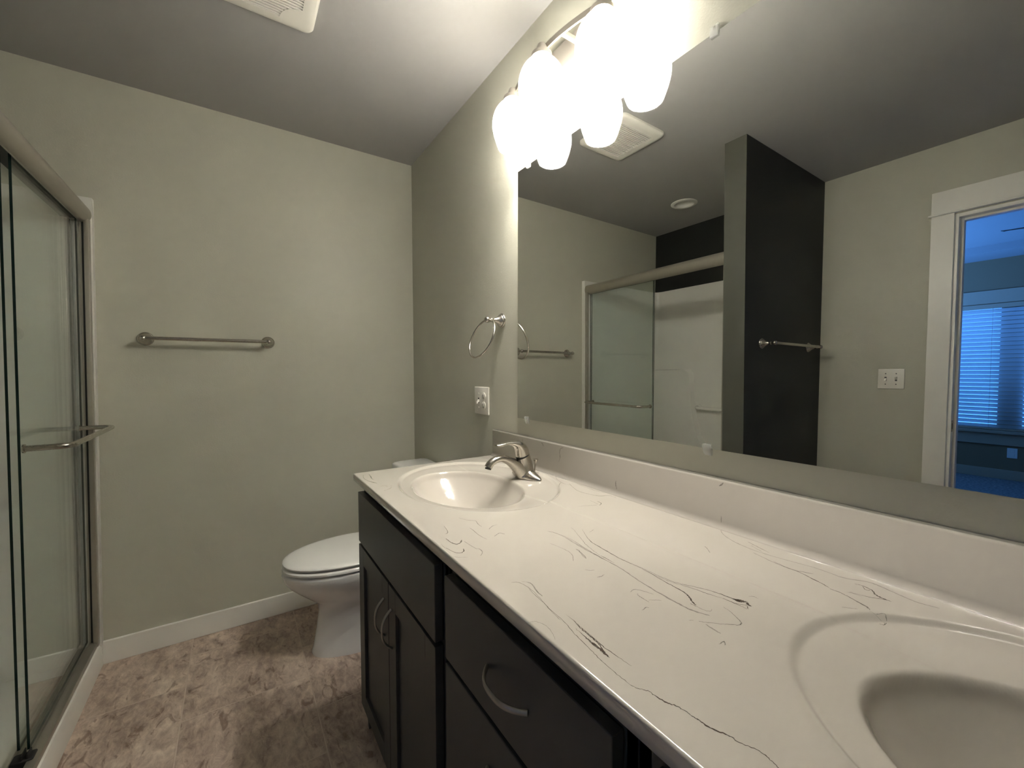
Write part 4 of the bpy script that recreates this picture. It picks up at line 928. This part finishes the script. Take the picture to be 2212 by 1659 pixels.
# ---------------------------------------------------------------- recessed light (off)
rl = thing('recessed_light', 'unlit round recessed ceiling light above the shower', 'recessed light', (-1.795, -0.57, H))
c = (-1.795, -0.57, H)
b = lathe([(0.088, -0.0005), (0.088, -0.004), (0.083, -0.007), (0.066, -0.0075), (0.062, -0.003), (0.060, -0.0005)], c, n=48, cap=False); obj('trim_ring', b, M['trim'], rl, 35)
b = lathe([(0.0605, -0.0030), (0.0585, 0.010), (0.050, 0.040), (0.046, 0.070), (0.0, 0.0705)], c, n=40, cap=False); obj('baffle', b, M['trim'], rl, 50)
b = lathe([(0.045, 0.058), (0.040, 0.045), (0.025, 0.036), (0.0, 0.033)], c, n=40, cap=False)
obj('lens', b, mat('frosted_lens', (0.85, 0.85, 0.83), 0.3), rl, 60)

# ================================================================ VANITY LIGHT
vl = thing('vanity_light', 'three shade brushed nickel vanity light above the mirror', 'vanity light', (0, -1.405, 2.19))
LYC = -1.405
def arcx(y): return -0.112+0.84*(y-LYC)**2
obj('backplate', box(-0.022, -0.0005, LYC-0.125, LYC+0.125, 2.142, 2.250, bev=0.004, seg=3), M['nickel_dark'], vl, 30)
b = bmesh.new(); rings = []
for k in range(41):
    y = LYC-0.265+0.53*k/40; x = arcx(y); s = 1.68*(y-LYC); nrm = Vector((1, -s, 0)).normalized()
    c = Vector((x, y, 2.178)); rings.append([c+nrm*a_+Vector((0, 0, z_)) for a_, z_ in ((-0.003, -0.008), (0.003, -0.008), (0.003, 0.008), (-0.003, 0.008))])
grid_skin(b, rings); obj('curved_bar', b, M['nickel_dark'], vl, 40)
for yy in (-1.335, -1.475): obj('arm', box(arcx(yy)+0.002, -0.021, yy-0.006, yy+0.006, 2.172, 2.184, bev=0.001), M['nickel_dark'], vl)
SH = [(0.0490, 0.000), (0.0575, 0.022), (0.0650, 0.048), (0.0685, 0.072), (0.0670, 0.096), (0.0600, 0.118), (0.0480, 0.136), (0.0340, 0.148), (0.0240, 0.154)]
SZ = 1.986
for i, yy in enumerate((-1.200, LYC, -1.610)):
    xx = arcx(yy)-0.012
    hold = obj('socket_holder', lathe([(0.0, 0.196), (0.012, 0.195), (0.016, 0.185), (0.016, 0.172), (0.030, 0.168), (0.031, 0.156), (0.0, 0.1545)], (xx, yy, SZ), n=28), M['nickel_dark'], vl, 40)
    P2 = smoothpath([(r, 0, h) for r, h in SH], 4); prof = [(p.x, p.z) for p in P2]+[(p.x-0.0022, p.z) for p in reversed(P2)]
    b = bmesh.new(); R = []
    n = 48
    for r, h in prof: R.append([b.verts.new((xx+r*math.cos(2*math.pi*k/n), yy+r*math.sin(2*math.pi*k/n), SZ+h)) for k in range(n)])
    for p_, q_ in zip(R, R[1:]+R[:1]):
        for k in range(n): b.faces.new((p_[k], p_[(k+1) % n], q_[(k+1) % n], q_[k]))
    sh = obj('lamp_shade', b, M['shade'], vl, 60)
    obj('bulb', lathe([(0.0, -0.030), (0.010, -0.0285), (0.020, -0.023), (0.0275, -0.012), (0.0300, 0.0), (0.0285, 0.012), (0.023, 0.026), (0.0165, 0.040), (0.0135, 0.055), (0.0135, 0.075), (0.0, 0.076)], (xx, yy, SZ+0.068), n=28), M['bulb'], vl, 60)
